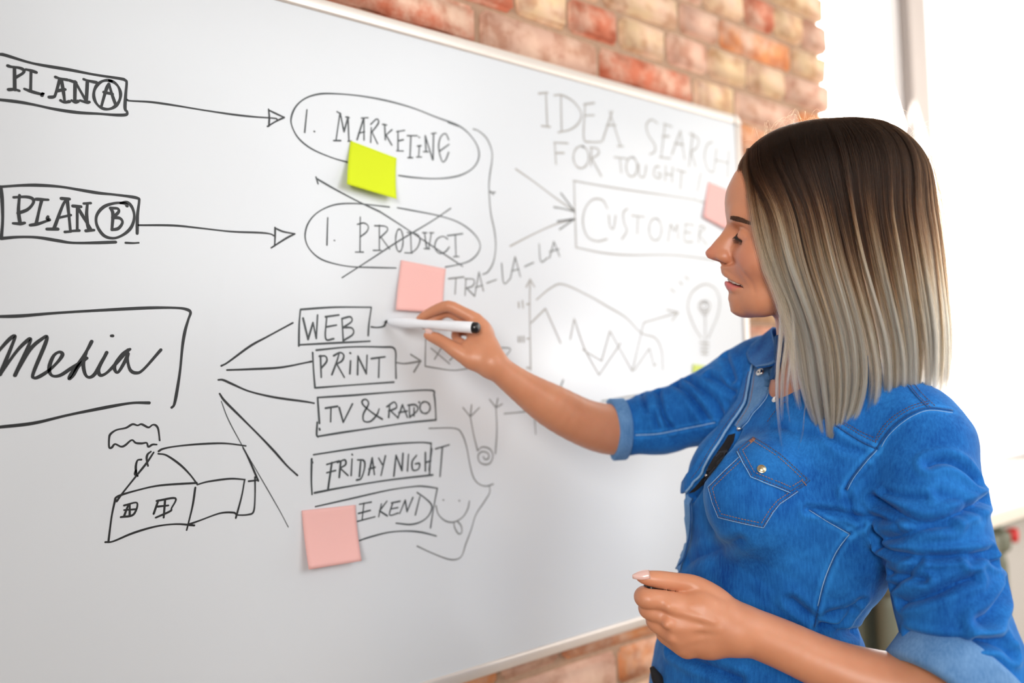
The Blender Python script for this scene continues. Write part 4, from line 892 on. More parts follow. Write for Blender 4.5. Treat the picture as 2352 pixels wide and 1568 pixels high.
# right sleeve
shirt += pchain([(1850, 905, 1.13, 110), (1765, 880, 1.20, 104), (1700, 905, 1.22, 90), (1620, 938, 1.235, 78), (1520, 968, 1.245, 68), (1425, 984, 1.245, 62)], 0.020)
# neck opening
shirt += [('s', Cone(P(1880, 800, 1.065), P(1850, 872, 1.075), 0.060, 0.046), 0.004), ('s', Cone(P(1845, 800, 1.045), P(1822, 868, 1.03), 0.026, 0.014), 0.004), ('s', Cone(P(1822, 868, 1.03), P(1800, 905, 1.0), 0.014, 0.007), 0.004)]
# open ends of the sleeves
shirt += [('s', Cone(P(1440, 985, 1.245), P(1380, 986, 1.24), 0.037, 0.037), 0.0)]
shirt += [('s', Cone(P(2215, 1545, 0.873), P(2150, 1640, 0.87), 0.052, 0.060), 0.0)]
zcut = P(1730, 1700, 1.09)[2]-0.02
spos, squads = surface(shirt, 0.0018)
spos = lap(spos, squads, 2, 0.5)
sn = vnormals(spos, squads)
def bvh_of(p, qd): return BVHTree.FromPolygons([tuple(x) for x in p], [tuple(int(i) for i in x) for x in qd])
sb = bvh_of(spos, squads)
def cast(px, py, bv=None):
    d = ray(px, py); d = Vector(d/np.linalg.norm(d)); h = (bv or sb).ray_cast(Vector(CAM)+d*0.3, d)
    return (None, None) if h[0] is None else (np.array(h[0]), np.array(h[1]) if h[1].dot(d) < 0 else -np.array(h[1]))
CR = {'1': (3.35, 1840, 1100), '2': (2.6136, 1560, 640), 'F': (3.409, 1100, 600), 'Q': (1, 0, 0), '4': (4.356, 1640, 700), '5': (5.227, 1850, 1200)}
def px_line(crop, pts, n=5):
    s, ox, oy = CR[crop]; return catmull([(ox+x/s, oy+y/s) for x, y in pts], n)
def on_shirt(crop, pts, off=0.0, n=5, bv=None):
    out, nor = [], []
    for x, y in px_line(crop, pts, n):
        h, nn = cast(x, y, bv)
        if h is not None: out.append(h+nn*off); nor.append(nn)
    return np.array(out), np.array(nor)
def near_line(p, line):
    best = np.full(len(p), 1e9); 
    for i in range(len(line)-1):
        a, b_ = line[i], line[i+1]; ab = b_-a; L2 = ab@ab+1e-12
        t = np.clip((p-a)@ab/L2, 0, 1); best = np.minimum(best, np.linalg.norm(p-(a+t[:, None]*ab), axis=1))
    return best
# creases: (crop, pixels, depth mm, width mm, bulge mm)
FOLDS = [('1', [(560,150),(720,250),(850,315),(980,330),(1100,305),(1250,250),(1390,180),(1440,150)], 5.0, 5, 2.5),
 ('1', [(570,430),(600,465),(720,450),(850,405),(1000,370),(1150,355)], 4.5, 5, 2.0),
 ('1', [(600,510),(700,560),(850,590),(1050,600),(1250,585),(1450,555)], 4.0, 4, 2.5),
 ('1', [(770,950),(900,920),(1050,870),(1200,800),(1330,760)], 4.5, 5, 2.0),
 ('1', [(690,720),(800,745),(950,775)], 2.5, 4, 1.5), ('1', [(840,1200),(1000,1240),(1250,1265),(1560,1230)], 5.0, 5, 2.0),
 ('1', [(50,230),(300,260),(450,295),(600,300),(720,330),(760,360)], 2.5, 4, 1.2), ('1', [(650,105),(800,135),(960,140)], 1.8, 4, 0.8),
 ('1', [(1560,800),(1560,900),(1480,1030),(1380,1090)], 5, 6, 3), ('1', [(560,380),(585,430),(600,500)], 6, 5, 1.5), ('1', [(1480,640),(1400,600),(1300,640)], 3, 4, 2),
 ('2', [(1500,1110),(1560,1092),(1640,1096),(1720,1140),(1790,1215)], 5, 5, 2.0), ('2', [(1130,1130),(1060,1200),(1000,1270)], 1.5, 3, 0.6), ('2', [(1010,1290),(1040,1400),(1100,1470)], 1.8, 4, 0.8),
 ('2', [(1550,1290),(1700,1330),(1800,1420)], 1.6, 5, 0.8), ('2', [(880,900),(960,990),(1100,1030)], 1.5, 5, 0.6), ('2', [(600,880),(760,930),(900,940)], 1.5, 6, 0.6),
 ('F', [(1405,1025),(1430,1150),(1455,1230),(1510,1310)], 3.5, 4, 1.5), ('F', [(1370,1180),(1385,1240),(1400,1300)], 2.5, 4, 1), ('F', [(1800,900),(1890,950),(2000,1030)], 3.0, 5, 1.5),
 ('F', [(1930,740),(1960,830),(1990,930)], 3.5, 5, 1.5), ('F', [(1550,970),(1640,1040),(1720,1140),(1790,1240)], 3.0, 5, 1.5), ('F', [(1640,930),(1750,1010),(1850,1100),(1900,1200)], 2.5, 5, 1.2), ('F', [(1270,1020),(1290,1100),(1320,1180)], 2.5, 4, 1),
 ('2', [(350,905),(300,1000),(230,1080),(150,1190),(100,1270),(70,1320)], 11, 5, 0), ('Q', [(1700,1560),(1600,1520),(1540,1490)], 3, 6, 1.5), ('Q', [(1820,1380),(1900,1440),(1960,1450)], 2.5, 6, 1.5), ('Q', [(1880,1440),(1930,1430),(1960,1400)], 2.0, 5, 1.5), ('Q', [(1700,1240),(1620,1270),(1580,1290)], 1.5, 7, 0.8),
 ('Q', [(2250,1470),(2290,1480),(2320,1500)], 4, 5, 3), ('Q', [(2110,1290),(2070,1330),(2050,1345)], 2.5, 4, 1.5), ('Q', [(1975,1380),(1940,1400),(1900,1410)], 2, 5, 1)]
disp = np.zeros(len(spos)); wear_shade = np.zeros(len(spos), f32)
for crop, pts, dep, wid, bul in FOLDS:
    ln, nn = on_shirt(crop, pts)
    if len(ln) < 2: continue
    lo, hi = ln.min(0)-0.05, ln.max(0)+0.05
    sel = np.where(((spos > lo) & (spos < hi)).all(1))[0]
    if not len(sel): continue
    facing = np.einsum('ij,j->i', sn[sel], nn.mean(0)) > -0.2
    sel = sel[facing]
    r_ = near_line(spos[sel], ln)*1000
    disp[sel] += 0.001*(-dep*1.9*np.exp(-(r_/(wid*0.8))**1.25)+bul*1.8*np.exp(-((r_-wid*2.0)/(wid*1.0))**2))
    wear_shade[sel] += (-0.10*np.exp(-(r_/(wid*.8))**2)+0.06*np.exp(-((r_-wid*2.0)/(wid))**2)).astype(f32)  # crease centres darkened as painted shade, ridges paled as wear
# soft overall rumple of the cloth
nzv = np.array([noise.noise(Vector(p)*22.0)*0.0016+noise.noise(Vector(p)*60.0)*0.0006 for p in spos])
spos = spos+sn*(disp+nzv)[:, None]
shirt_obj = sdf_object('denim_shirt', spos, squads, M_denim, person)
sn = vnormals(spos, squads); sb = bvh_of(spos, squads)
# ---- seams, stitches
def seam(crop, pts, rad=0.0009, m=None, off=0.0003, name='seam', flat=1.0, par=None):
    ln, nn = on_shirt(crop, pts, off)
    if len(ln) < 2: return
    vs, fs = [], []; tube(vs, fs, ln, rad, 6); o = mesh_obj(name, vs, fs, m or M_denim_dk, None, True); child(o, par or person) if par is None else attach(o, par)
    return o
def attach(o, par):
    o.parent = par; o.matrix_parent_inverse = par.matrix_basis.inverted() if False else Matrix.Translation(-Vector(person.location)) if par.parent is None else Matrix.Identity(4)
    return o
stv, stf = {}, {}
def stitches(crop, pts, m, off=0.0009, ln_=0.0023, gap=0.0012, rad=0.00038, bv=None):
    ln, nn = on_shirt(crop, pts, off, 8, bv)
    if len(ln) < 2: return
    sgl = np.linalg.norm(np.diff(ln, axis=0), axis=1)
    cum = np.concatenate([[0], np.cumsum(sgl)])
    vs = stv.setdefault(m.name, []); fs = stf.setdefault(m.name, [])
    t = 0.0
    while t+ln_ < cum[-1]:
        a = np.array([np.interp(t, cum, ln[:, k]) for k in range(3)]); c = np.array([np.interp(t+ln_, cum, ln[:, k]) for k in range(3)])
        if np.linalg.norm(c-a) < ln_*1.5: tube(vs, fs, [a, (a+c)/2, c], rad, 4)
        t += ln_+gap
def groove(crop, pts, wid=1.6, dep=1.2, wr=0.25):
    global spos
    ln, nn = on_shirt(crop, pts)
    if len(ln) < 2: return
    sel = np.where(((spos > ln.min(0)-0.02) & (spos < ln.max(0)+0.02)).all(1))[0]
    r_ = near_line(spos[sel], ln)*1000; sgn = 1
    spos[sel] -= sn[sel]*(0.001*dep*np.exp(-(r_/wid)**2))[:, None]
    wear_shade[sel] += (wr*np.exp(-((r_-4.5)/2.5)**2)-0.12*np.exp(-(r_/2.5)**2)).astype(f32)
SEAMS = [('2', [(925,870),(1000,920),(1090,975),(1185,1020)]), ('2', [(1185,1020),(1230,950),(1300,870),(1400,805),(1500,775),(1640,790)]), ('2', [(1185,1022),(1110,1100),(1040,1190),(1000,1260)]),
 ('5', [(60,-150),(280,-10),(400,50),(540,130)]), ('5', [(540,130),(470,220),(380,360),(290,560),(220,760),(160,1000),(110,1250)]), ('5', [(540,130),(620,80),(700,30)]), ('F', [(1225,1360),(1400,1350),(1600,1312),(1850,1262)])]
for c_, p_ in SEAMS: groove(c_, p_)
shirt_obj.data.vertices.foreach_set('co', (spos-np.array(person.location)).astype(f32).ravel() if False else spos.astype(f32).ravel()); shirt_obj.data.update()
sb = bvh_of(spos, squads)
wa = shirt_obj.data.attributes.new('wear_shade', 'FLOAT', 'POINT'); wa.data.foreach_set('value', wear_shade)
for c_, p_ in SEAMS[:3]:
    s_, ox, oy = CR[c_]
    seam(c_, p_, 0.0011, M_denim_dk, 0.0002)
for c_, p_ in SEAMS[3:5]: seam(c_, p_, 0.0009, M_denim_dk, -0.0002)
seam('F', SEAMS[6][1], 0.0011, M_denim_lt, 0.0002)
seam('2', [(1010,1270),(1048,1195),(1118,1105),(1190,1028)], 0.00045, M_denim_lt, 0.0003)
seam('2', [(1215,1010),(1250,950),(1320,880),(1410,820),(1505,790),(1640,805)], 0.00045, M_denim_lt, 0.0003)
seam('5', [(40,-150),(262,-15),(390,60),(530,140)], 0.0005, M_denim_lt, 0.0003)
seam('5', [(525,145),(455,225),(362,362),(272,562),(202,762),(145,1000)], 0.0006, M_denim_lt, 0.0003)
for dx, dy in ((0, -12), (4, -42)):
    stitches('2', [(935-dx*3,850+dy*.3),(1010,895+dy*.5),(1095,950+dy*.7),(1178,990+dy*.8)], M_thread_dk)
    stitches('2', [(1178,990+dy*.4),(1215-dx*3,935+dy*.4),(1285-dx*3,855+dy*.4),(1390-dx,790+dy*.5),(1500,755+dy*.5)], M_thread_dk)
stitches('2', [(1385,640),(1440,710),(1510,775)], M_thread_dk); stitches('2', [(1410,635),(1465,700),(1540,770)], M_thread_dk)
seam('2', [(1365,635),(1430,712),(1500,780)], 0.0009, M_denim_dk)
# ---- cloth patches laid on the shirt (pocket, flap, placket, collar)
from mathutils.geometry import delaunay_2d_cdt
def inside(poly, x, y):
    c = False; j = len(poly)-1
    for i in range(len(poly)):
        xi, yi = poly[i]; xj, yj = poly[j]
        if (yi > y) != (yj > y) and x < (xj-xi)*(y-yi)/(yj-yi+1e-12)+xi: c = not c
        j = i
    return c
def patch(name, crop, poly, off=0.001, thick=0.0016, m=None, step=6, par=None, puff=0.0, bv=None):
    s_, ox, oy = CR[crop]; pl = [(ox+x/s_, oy+y/s_) for x, y in poly]
    bd = []
    for i in range(len(pl)):
        a, b_ = np.array(pl[i]), np.array(pl[(i+1) % len(pl)]); n_ = max(1, int(np.linalg.norm(b_-a)/step))
        bd += [tuple(a+(b_-a)*k/n_) for k in range(n_)]
    arr = np.array(pl); ins = []
    y = arr[:, 1].min()+step/2
    while y < arr[:, 1].max():
        x = arr[:, 0].min()+step/2
        while x < arr[:, 0].max():
            if inside(pl, x, y) and min((x-b_[0])**2+(y-b_[1])**2 for b_ in bd) > (step*.5)**2: ins.append((x, y))
            x += step
        y += step
    allp = bd+ins
    vo, eo, fo, _, _, _ = delaunay_2d_cdt([Vector(p) for p in allp], [(i, (i+1) % len(bd)) for i in range(len(bd))], [], 1, 1e-4)
    top, bot = [], []; last = None; ok = []
    for v in vo:
        h, nn = cast(v[0], v[1], bv)
        if h is None:
            zl = (last[0]-CAM)@_f if last else 1.02
            hh_ = (bv or sb).find_nearest(Vector(P(v[0], v[1], zl))); h, nn = np.array(hh_[0]), np.array(hh_[1])
        last = (h, nn)
        dmin = min((v[0]-b_[0])**2+(v[1]-b_[1])**2 for b_ in bd)**.5
        pf_ = puff*min(1, dmin/25)
        top.append(h+nn*(off+thick+pf_)); bot.append(h+nn*(off-0.0015))
    nv = len(vo); fs = [tuple(f) for f in fo]
    cnt = {}
    for f in fs:
        for k in range(len(f)):
            e = (f[k], f[(k+1) % len(f)]); cnt[e] = 1
    allf = list(fs)+[tuple(i+nv for i in f[::-1]) for f in fs]
    for (a, b_) in cnt:
        if (b_, a) not in cnt: allf.append((b_, a, a+nv, b_+nv))
    o = mesh_obj(name, top+bot, allf, m or M_denim, None, False)
    b2 = bmesh.new(); b2.from_mesh(o.data); bmesh.ops.recalc_face_normals(b2, faces=b2.faces); b2.to_mesh(o.data); b2.free()
    child(o, person); return o
sh2 = shirt_obj
def snap(crop, x, y, r=0.0048, m=None, off=0.003, name='snap_button', bv=None, dome=True):
    s_, ox, oy = CR[crop]; h, nn = cast(ox+x/s_, oy+y/s_, bv)
    if h is None: return
    vs, fs = [], []; a = _norm(np.cross(nn, [0.3, 0.2, 0.9])); b_ = np.cross(nn, a); c = h+nn*off; n = 20
    prof_ = [(0, 0.0022), (0.5, 0.0020), (0.8, 0.0012), (0.9, 0.0006), (1.0, 0.0009), (1.05, 0.0), (1.0, -0.003)] if dome else [(0, 0.0004), (0.35, 0.0004), (0.42, 0.0016), (0.6, 0.0016), (0.7, 0.0004), (0.92, 0.0004), (1.0, 0.0010), (1.06, 0.0), (1.0, -0.003)]
    for rr, z in prof_:
        for k in range(n):
            t = 2*math.pi*k/n; vs.append(c+(a*math.cos(t)+b_*math.sin(t))*r*max(rr, 0.001)+nn*z)
    for i in range(len(prof_)-1):
        for k in range(n): fs.append((i*n+k, i*n+(k+1) % n, (i+1)*n+(k+1) % n, (i+1)*n+k))
    o = mesh_obj(name, vs, fs, m or M_snap, None, True); child(o, person); return o
FLAP = [(445,962),(600,1060),(778,1210),(735,1245),(655,1285),(540,1240),(432,1195),(390,1120),(350,1042)]
PBODY = [(395,1045),(280,1150),(180,1250),(205,1345),(240,1430),(370,1462),(505,1490),(560,1400),(600,1350),(720,1270),(600,1150)]
patch('shirt_pocket', '2', PBODY, 0.0004, 0.0014, M_denim, 5, puff=0.0012)
pb = bvh_of(spos, squads)
M_flap = denim('darker_denim_flap', (0.001, 0.042, 0.20), (0.02, 0.18, 0.52))
patch('pocket_flap', '2', FLAP, 0.0030, 0.0016, M_flap, 5, puff=0.0008)
def inset(poly, d):
    a = np.array(poly, float); c = a.mean(0); out = []
    n = len(a)
    for i in range(n):
        p0, p1, p2 = a[i-1], a[i], a[(i+1) % n]
        n1 = np.array([-(p1-p0)[1], (p1-p0)[0]]); n1 /= np.linalg.norm(n1); n2 = np.array([-(p2-p1)[1], (p2-p1)[0]]); n2 /= np.linalg.norm(n2)
        b_ = n1+n2; b_ /= np.linalg.norm(b_); 
        if b_@(c-p1) < 0: b_ = -b_
        out.append(tuple(p1+b_*d/max(0.5, abs(b_@n1))))
    return out
def loop_st(poly, d, off, m, closed=True, skip=None):
    q_ = inset(poly, d); q_ = q_+[q_[0]] if closed else q_
    for i in range(len(q_)-1):
        a, b_ = np.array(q_[i]), np.array(q_[i+1]); stitches('2', [tuple(a), tuple((a+b_)/2), tuple(b_)], m, off)
def rim(poly, off, rad, m, nm, closed=True):
    q_ = poly+[poly[0]] if closed else poly; pp_ = []
    for i in range(len(q_)-1):
        a, b_ = np.array(q_[i], float), np.array(q_[i+1], float); n_ = max(2, int(np.linalg.norm(b_-a)/12))
        for k in range(n_):
            h, nn = cast(1560+(a+(b_-a)*k/n_)[0]/2.6136, 640+(a+(b_-a)*k/n_)[1]/2.6136)
            if h is not None: pp_.append(h+nn*off)
    vs, fs = [], []; tube(vs, fs, pp_, rad, 6); o = mesh_obj(nm, vs, fs, m, None, True); child(o, person)
rim(inset(FLAP, -3), 0.0006, 0.0011, M_denim_dk, 'seam'); rim(FLAP[4:9], 0.0044, 0.0006, M_denim_lt, 'seam', False)
rim(inset(PBODY, -3)[0:10], 0.0002, 0.0010, M_denim_dk, 'seam', False); rim(PBODY[0:10], 0.0016, 0.0006, M_denim_lt, 'seam', False)
loop_st(FLAP, 9, 0.0052, M_thread_dk); loop_st(FLAP, 30, 0.0056, M_thread)
loop_st(PBODY[0:10], 8, 0.0026, M_thread_dk, False); loop_st(PBODY[0:10], 28, 0.0030, M_thread, False)
for (a, b_) in (((425,1000),(455,975)), ((722,1215),(748,1240))):
    for k in range(4): stitches('2', [(a[0]+k*3,a[1]+k*3),((a[0]+b_[0])/2+k*3,(a[1]+b_[1])/2+k*3),(b_[0]+k*3,b_[1]+k*3)], M_thread, 0.0056, 0.006, 0.0)
snap('2', 492, 1152, 0.0050, M_brass, 0.0052)
# placket edge of the far front panel, turned slightly outwards, with its stitch line and snaps
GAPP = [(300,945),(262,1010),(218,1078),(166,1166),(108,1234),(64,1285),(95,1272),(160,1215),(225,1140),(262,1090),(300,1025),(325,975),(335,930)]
patch('gap_shade', '2', GAPP, 0.0026, 0.0003, M_gap_shade, 5)  # black patch stands in for the shade inside the shirt opening
UPP = [(460,533),(520,490),(600,460),(590,540),(560,610),(525,698),(486,755),(439,805),(410,852),(366,897),(340,885),(380,830),(420,760),(438,670),(452,580)]
patch('placket_facing', '2', UPP, 0.0020, 0.0014, M_denim_in, 6)
LFT = [(452,533),(444,580),(429,669),(410,755),(371,823),(332,873),(293,930),(253,998),(209,1066),(157,1155),(99,1223),(60,1275),(38,1290),(34,1240),(68,1180),(118,1120),(170,1035),(214,970),(254,902),(296,844),(336,794),(374,735),(396,658),(410,575),(422,520)]
patch('front_placket', '2', LFT, 0.0045, 0.0022, M_denim, 6)
stitches('2', [(468,560),(452,670),(434,760),(394,832),(352,885)], M_thread, 0.0040)
stitches('2', [(438,570),(424,660),(404,745),(362,815),(320,868),(280,925),(240,990),(196,1056),(146,1140),(96,1205)], M_thread_dk, 0.0072)
edge_pts = [(468,515),(452,533),(444,580),(429,669),(410,755),(371,823),(332,873),(293,930),(253,998),(209,1066),(157,1155),(99,1223),(60,1278)]
seam('2', edge_pts, 0.0016, M_denim_lt, 0.0056, 'placket_edge')
snap('2', 505, 578, 0.0055, M_snap, 0.0072, dome=False); snap('2', 583, 728, 0.0048, M_snap, 0.002); snap('2', 363, 899, 0.0026, M_snap, 0.003); snap('2', 172, 1172, 0.0024, M_snap, 0.003)
seam('2', [(545,640),(532,705),(492,762),(446,812),(416,860),(372,903)], 0.0007, M_denim_lt, 0.001)
fm = np.linalg.norm(pos-P(1790, 820, 1.05), axis=1) < 0.09
neck_bvh = bvh_of(pos, quads[fm[quads].all(1)])
patch('collar_stand', 'Q', [(1770,792),(1790,768),(1804,772),(1803,815),(1794,846),(1781,872),(1770,872),(1764,830)], 0.0030, 0.0018, M_denim_dk, 5, bv=neck_bvh)
stitches('2', [(640,740),(600,770),(560,820),(525,870)], M_thread_dk, 0.001)
# placket below the hand-side: near edge strip
PL2 = [(58,1290),(50,1330),(55,1420),(40,1500),(20,1600),(-30,1700),(-50,1745),(0,1740),(40,1680),(75,1560),(85,1440),(80,1330)]
patch('lower_placket', '2', PL2, 0.0030, 0.0020, M_denim_in, 6)
seam('2', [(82,1300),(88,1440),(78,1560),(45,1680),(0,1745)], 0.0012, M_denim_dk, 0.0045)
snap('Q', 1562, 1294, 0.003, M_snap, 0.004)
# collar: far leaf standing open, near leaf under the hair
def sheet(name, rows, m, thick=0.0022, sub=5):
    g = np.array([catmull(r_, sub) for r_ in rows]); g = np.array([catmull(g[:, j], sub) for j in range(g.shape[1])]).transpose(1, 0, 2)
    R_, Cn = g.shape[:2]
    du = np.gradient(g, axis=0); dv = np.gradient(g, axis=1); nn = np.cross(du, dv); nn /= np.linalg.norm(nn, axis=2)[:, :, None]+1e-12
    top = (g+nn*thick/2).reshape(-1, 3); bot = (g-nn*thick/2).reshape(-1, 3); n = R_*Cn; fs = []
    for i in range(R_-1):
        for j in range(Cn-1):
            a = i*Cn+j; fs.append((a, a+1, a+Cn+1, a+Cn)); fs.append((n+a, n+a+Cn, n+a+Cn+1, n+a+1))
    for i in range(R_-1):
        for a in (i*Cn, i*Cn+Cn-1): fs.append((a, a+Cn, n+a+Cn, n+a))
    for j in range(Cn-1):
        for a in (j, (R_-1)*Cn+j): fs.append((a, a+1, n+a+1, n+a))
    o = mesh_obj(name, np.vstack([top, bot]), fs, m, None, True); child(o, person); return o
sheet('collar_leaf', [[P(1900, 800, 1.19), P(1830, 778, 1.18), P(1776, 752, 1.15), P(1778, 784, 1.11), P(1792, 825, 1.06)],
                      [P(1890, 800, 1.20), P(1815, 782, 1.195), P(1758, 766, 1.165), P(1758, 800, 1.125), P(1774, 838, 1.065)],
                      [P(1870, 850, 1.20), P(1780, 830, 1.21), P(1718, 800, 1.185), P(1720, 828, 1.145), P(1738, 844, 1.09)]], M_denim)
seam('2', [(575,655),(600,643),(660,655),(705,662)], 0.0012, M_denim_lt, 0.002)
# cuffs: rolled band at each sleeve end
def cuff(name, c0, c1, r0, r1, wob, seed, m, squash=1.0):
    r = random.Random(seed); ax = _norm(c1-c0); a = _norm(np.cross(ax, [0.1, 0.2, 1])); b_ = np.cross(ax, a); n = 48
    prof_ = [(0.0, 0.90), (0.0, 1.00), (0.04, 1.07), (0.12, 1.10), (0.5, 1.09), (0.85, 1.09), (0.97, 1.06), (1.0, 0.98), (0.97, 0.90), (0.5, 0.86), (0.0, 0.90)]
    vs, fs = [], []; Lc = np.linalg.norm(c1-c0); ph = r.uniform(0, 6)
    for i, (t, k) in enumerate(prof_):
        R_ = r0+(r1-r0)*t
        for j in range(n):
            an = 2*math.pi*j/n; w_ = 1+wob*math.sin(3*an+ph+t*2)+wob*0.6*math.sin(7*an+ph*2)
            vs.append(c0+ax*(t*Lc+0.002*math.sin(2*an+ph))+(a*math.cos(an)*squash+b_*math.sin(an))*R_*k*w_)
    for i in range(len(prof_)-1):
        for j in range(n): fs.append((i*n+j, i*n+(j+1) % n, (i+1)*n+(j+1) % n, (i+1)*n+j))
    o = mesh_obj(name, vs, fs, m, None, True); child(o, person); return o
cuff('sleeve_cuff', P(1404, 985, 1.243), P(1438, 983, 1.245), 0.0425, 0.0425, 0.015, 4, M_denim_in)
cuff('sleeve_cuff', P(2165, 1595, 0.866), P(2222, 1508, 0.876), 0.060, 0.061, 0.012, 9, M_denim_in)
for mn in stv:
    mm = {M_thread.name: M_thread, M_thread_dk.name: M_thread_dk}[mn]
    o = mesh_obj('stitching', stv[mn], stf[mn], mm, None, True); child(o, person); o['kind'] = 'stuff'
# trousers and shoes below the frame
M_trouser = plain('black_cotton', (0.008, 0.008, 0.010), 0.85, var=0.3)
M_shoe = plain('black_leather', (0.02, 0.018, 0.018), 0.4)
hip = P(1738, 1590, 1.09); l_, m_ = yawdir(26)
hz = hip[2]
base = np.array([hip[0], hip[1], 0])
def B(lat, ap, z): return base+l_*lat+m_*ap+np.array([0, 0, z])
leg = [('u', Ell(B(0, -0.01, hz-0.03), (0.155, 0.125, 0.13), np.array([l_, m_, [0, 0, 1]])), 0)]
for s in (1, -1):
    leg += chain([B(0.085*s, 0, hz-0.08), B(0.095*s, 0.01, hz*0.52), B(0.10*s, -0.01, 0.09)], [0.088, 0.060, 0.052], 0.03)
lp, lq = surface(leg, 0.005); lp = lap(lp, lq, 1); sdf_object('trousers', lp, lq, M_trouser, person)
for s in (1, -1):
    sh = [('u', Ell(B(0.10*s, 0.05, 0.035), (0.042, 0.125, 0.034), np.array([l_, m_, [0, 0, 1]])), 0), ('u', Ell(B(0.10*s, -0.03, 0.06), (0.040, 0.058, 0.058), np.array([l_, m_, [0, 0, 1]])), 0.02)]
    lp, lq = surface(sh, 0.004); sdf_object('shoe', lp, lq, M_shoe, person)
# the corner of black waistband showing under the hem
vs, fs = [], []; tube(vs, fs, [P(1497, 1532, 1.085), P(1507, 1552, 1.085), P(1522, 1585, 1.085), P(1545, 1640, 1.085)], [0.003, 0.007, 0.009, 0.010], 8)
o = mesh_obj('waistband', vs, fs, M_trouser, None, True); child(o, person)
# finger nails
M_nail, nt, b = mat('finger_nail'); b.inputs['Base Color'].default_value = (0.80, 0.52, 0.46, 1); b.inputs['Roughness'].default_value = 0.18; b.inputs['Subsurface Weight'].default_value = 0.1
def nail_plate(c, tip_, side, ln_, wd, th_=0.0007):
    ax = _norm(np.asarray(tip_)-np.asarray(c)); nn = _norm(side-ax*(side@ax)); wv = np.cross(ax, nn); vs, fs = [], []
    na, nw = 10, 8
    for lay_ in (0, 1):
        for i in range(na+1):
            t = i/na; half = wd*(1-0.62*(max(0, t-0.35)/0.65)**1.8)*(0.9+0.1*min(1, t*4))
            for j in range(nw+1):
                v = (j/nw-0.5)*2; p_ = c+ax*(t-0.4)*ln_+wv*v*half*0.95-nn*(v*v*wd*0.45)-nn*(t*t*0.0012)+nn*th_*(1-lay_); vs.append(p_)
    n1_ = (na+1)*(nw+1)
    for i in range(na):
        for j in range(nw):
            a = i*(nw+1)+j; fs.append((a, a+1, a+nw+2, a+nw+1)); fs.append((n1_+a, n1_+a+nw+1, n1_+a+nw+2, n1_+a+1))
    for i in range(na):
        for a in (i*(nw+1), i*(nw+1)+nw): fs.append((a, a+nw+1, n1_+a+nw+1, n1_+a))
    for j in range(nw):
        for a in (j, na*(nw+1)+j): fs.append((a, a+1, n1_+a+1, n1_+a))
    o = mesh_obj('fingernail', vs, fs, M_nail, None, True); child(o, person)
nail_plate(P(1476, 1318, 0.9215), P(1452, 1321, 0.923), _norm(-_f*0.75+_u*0.65), 0.0195, 0.0058, 0.0005)
nail_plate(P(984, 763, 1.1525), P(974, 757, 1.156), _norm(-_f*0.8-_r*0.2-_u*0.2), 0.013, 0.0052)
# ================================================================ MARKER and its CAP
def lathe(name, a, b_, prof_, m, seg=24, par=None):
    a = np.asarray(a); ax = np.asarray(b_)-a; L_ = np.linalg.norm(ax); ax = ax/L_; u = _norm(np.cross(ax, [0.1, 0.3, 1])); v = np.cross(ax, u)
    vs, fs = [], []
    for t, r in prof_:
        for k in range(seg):
            an = 2*math.pi*k/seg; vs.append(a+ax*t*L_+(u*math.cos(an)+v*math.sin(an))*max(r, 1e-5))
    for i in range(len(prof_)-1):
        for k in range(seg): fs.append((i*seg+k, i*seg+(k+1) % seg, (i+1)*seg+(k+1) % seg, (i+1)*seg+k))
    fs.append(tuple(range(seg))[::-1]); fs.append(tuple((len(prof_)-1)*seg+k for k in range(seg)))
    o = mesh_obj(name, vs, fs, m, None, True)
    me = o.data; 
    return o
M_pen = plain('white_plastic', (0.84, 0.87, 0.93), 0.3, var=0.01); M_blk = plain('black_plastic', (0.01, 0.01, 0.012), 0.25)
tip = onwall(885, 738, -0.0012); pend = P(1099, 753, 1.128)
pen = empty('marker_pen', tuple(tip)); tag(pen, 'white whiteboard marker with black end, held in her raised hand against the board', 'marker')
child(lathe('marker_barrel', tip, pend, [(0.035, 0.0030), (0.05, 0.0046), (0.10, 0.0062), (0.20, 0.0076), (0.30, 0.0076), (0.36, 0.0064), (0.42, 0.0060), (0.50, 0.0062), (0.60, 0.0070), (0.75, 0.0077), (0.945, 0.0080), (0.95, 0.0074)], M_pen), pen)
child(lathe('marker_nib', tip, pend, [(0.0, 0.0012), (0.012, 0.0021), (0.045, 0.0024)], M_ink), pen)
child(lathe('end_plug', tip, pend, [(0.94, 0.0076), (0.95, 0.0079), (0.985, 0.0078), (0.99, 0.0070), (1.0, 0.0066), (1.0, 0.0004)], M_blk), pen)
capc = P(1500, 1351, 0.935)
capo = empty('cap', tuple(capc)); tag(capo, 'black marker cap pinched between thumb and forefinger of her lower hand', 'marker cap')
child(lathe('cap_shell', P(1486, 1350, 0.928), P(1540, 1352, 0.952), [(0, 0.0001), (0.0, 0.0055), (0.04, 0.0066), (0.5, 0.0072), (0.97, 0.0076), (1.0, 0.0070), (1.0, 0.0001)], M_blk), capo)
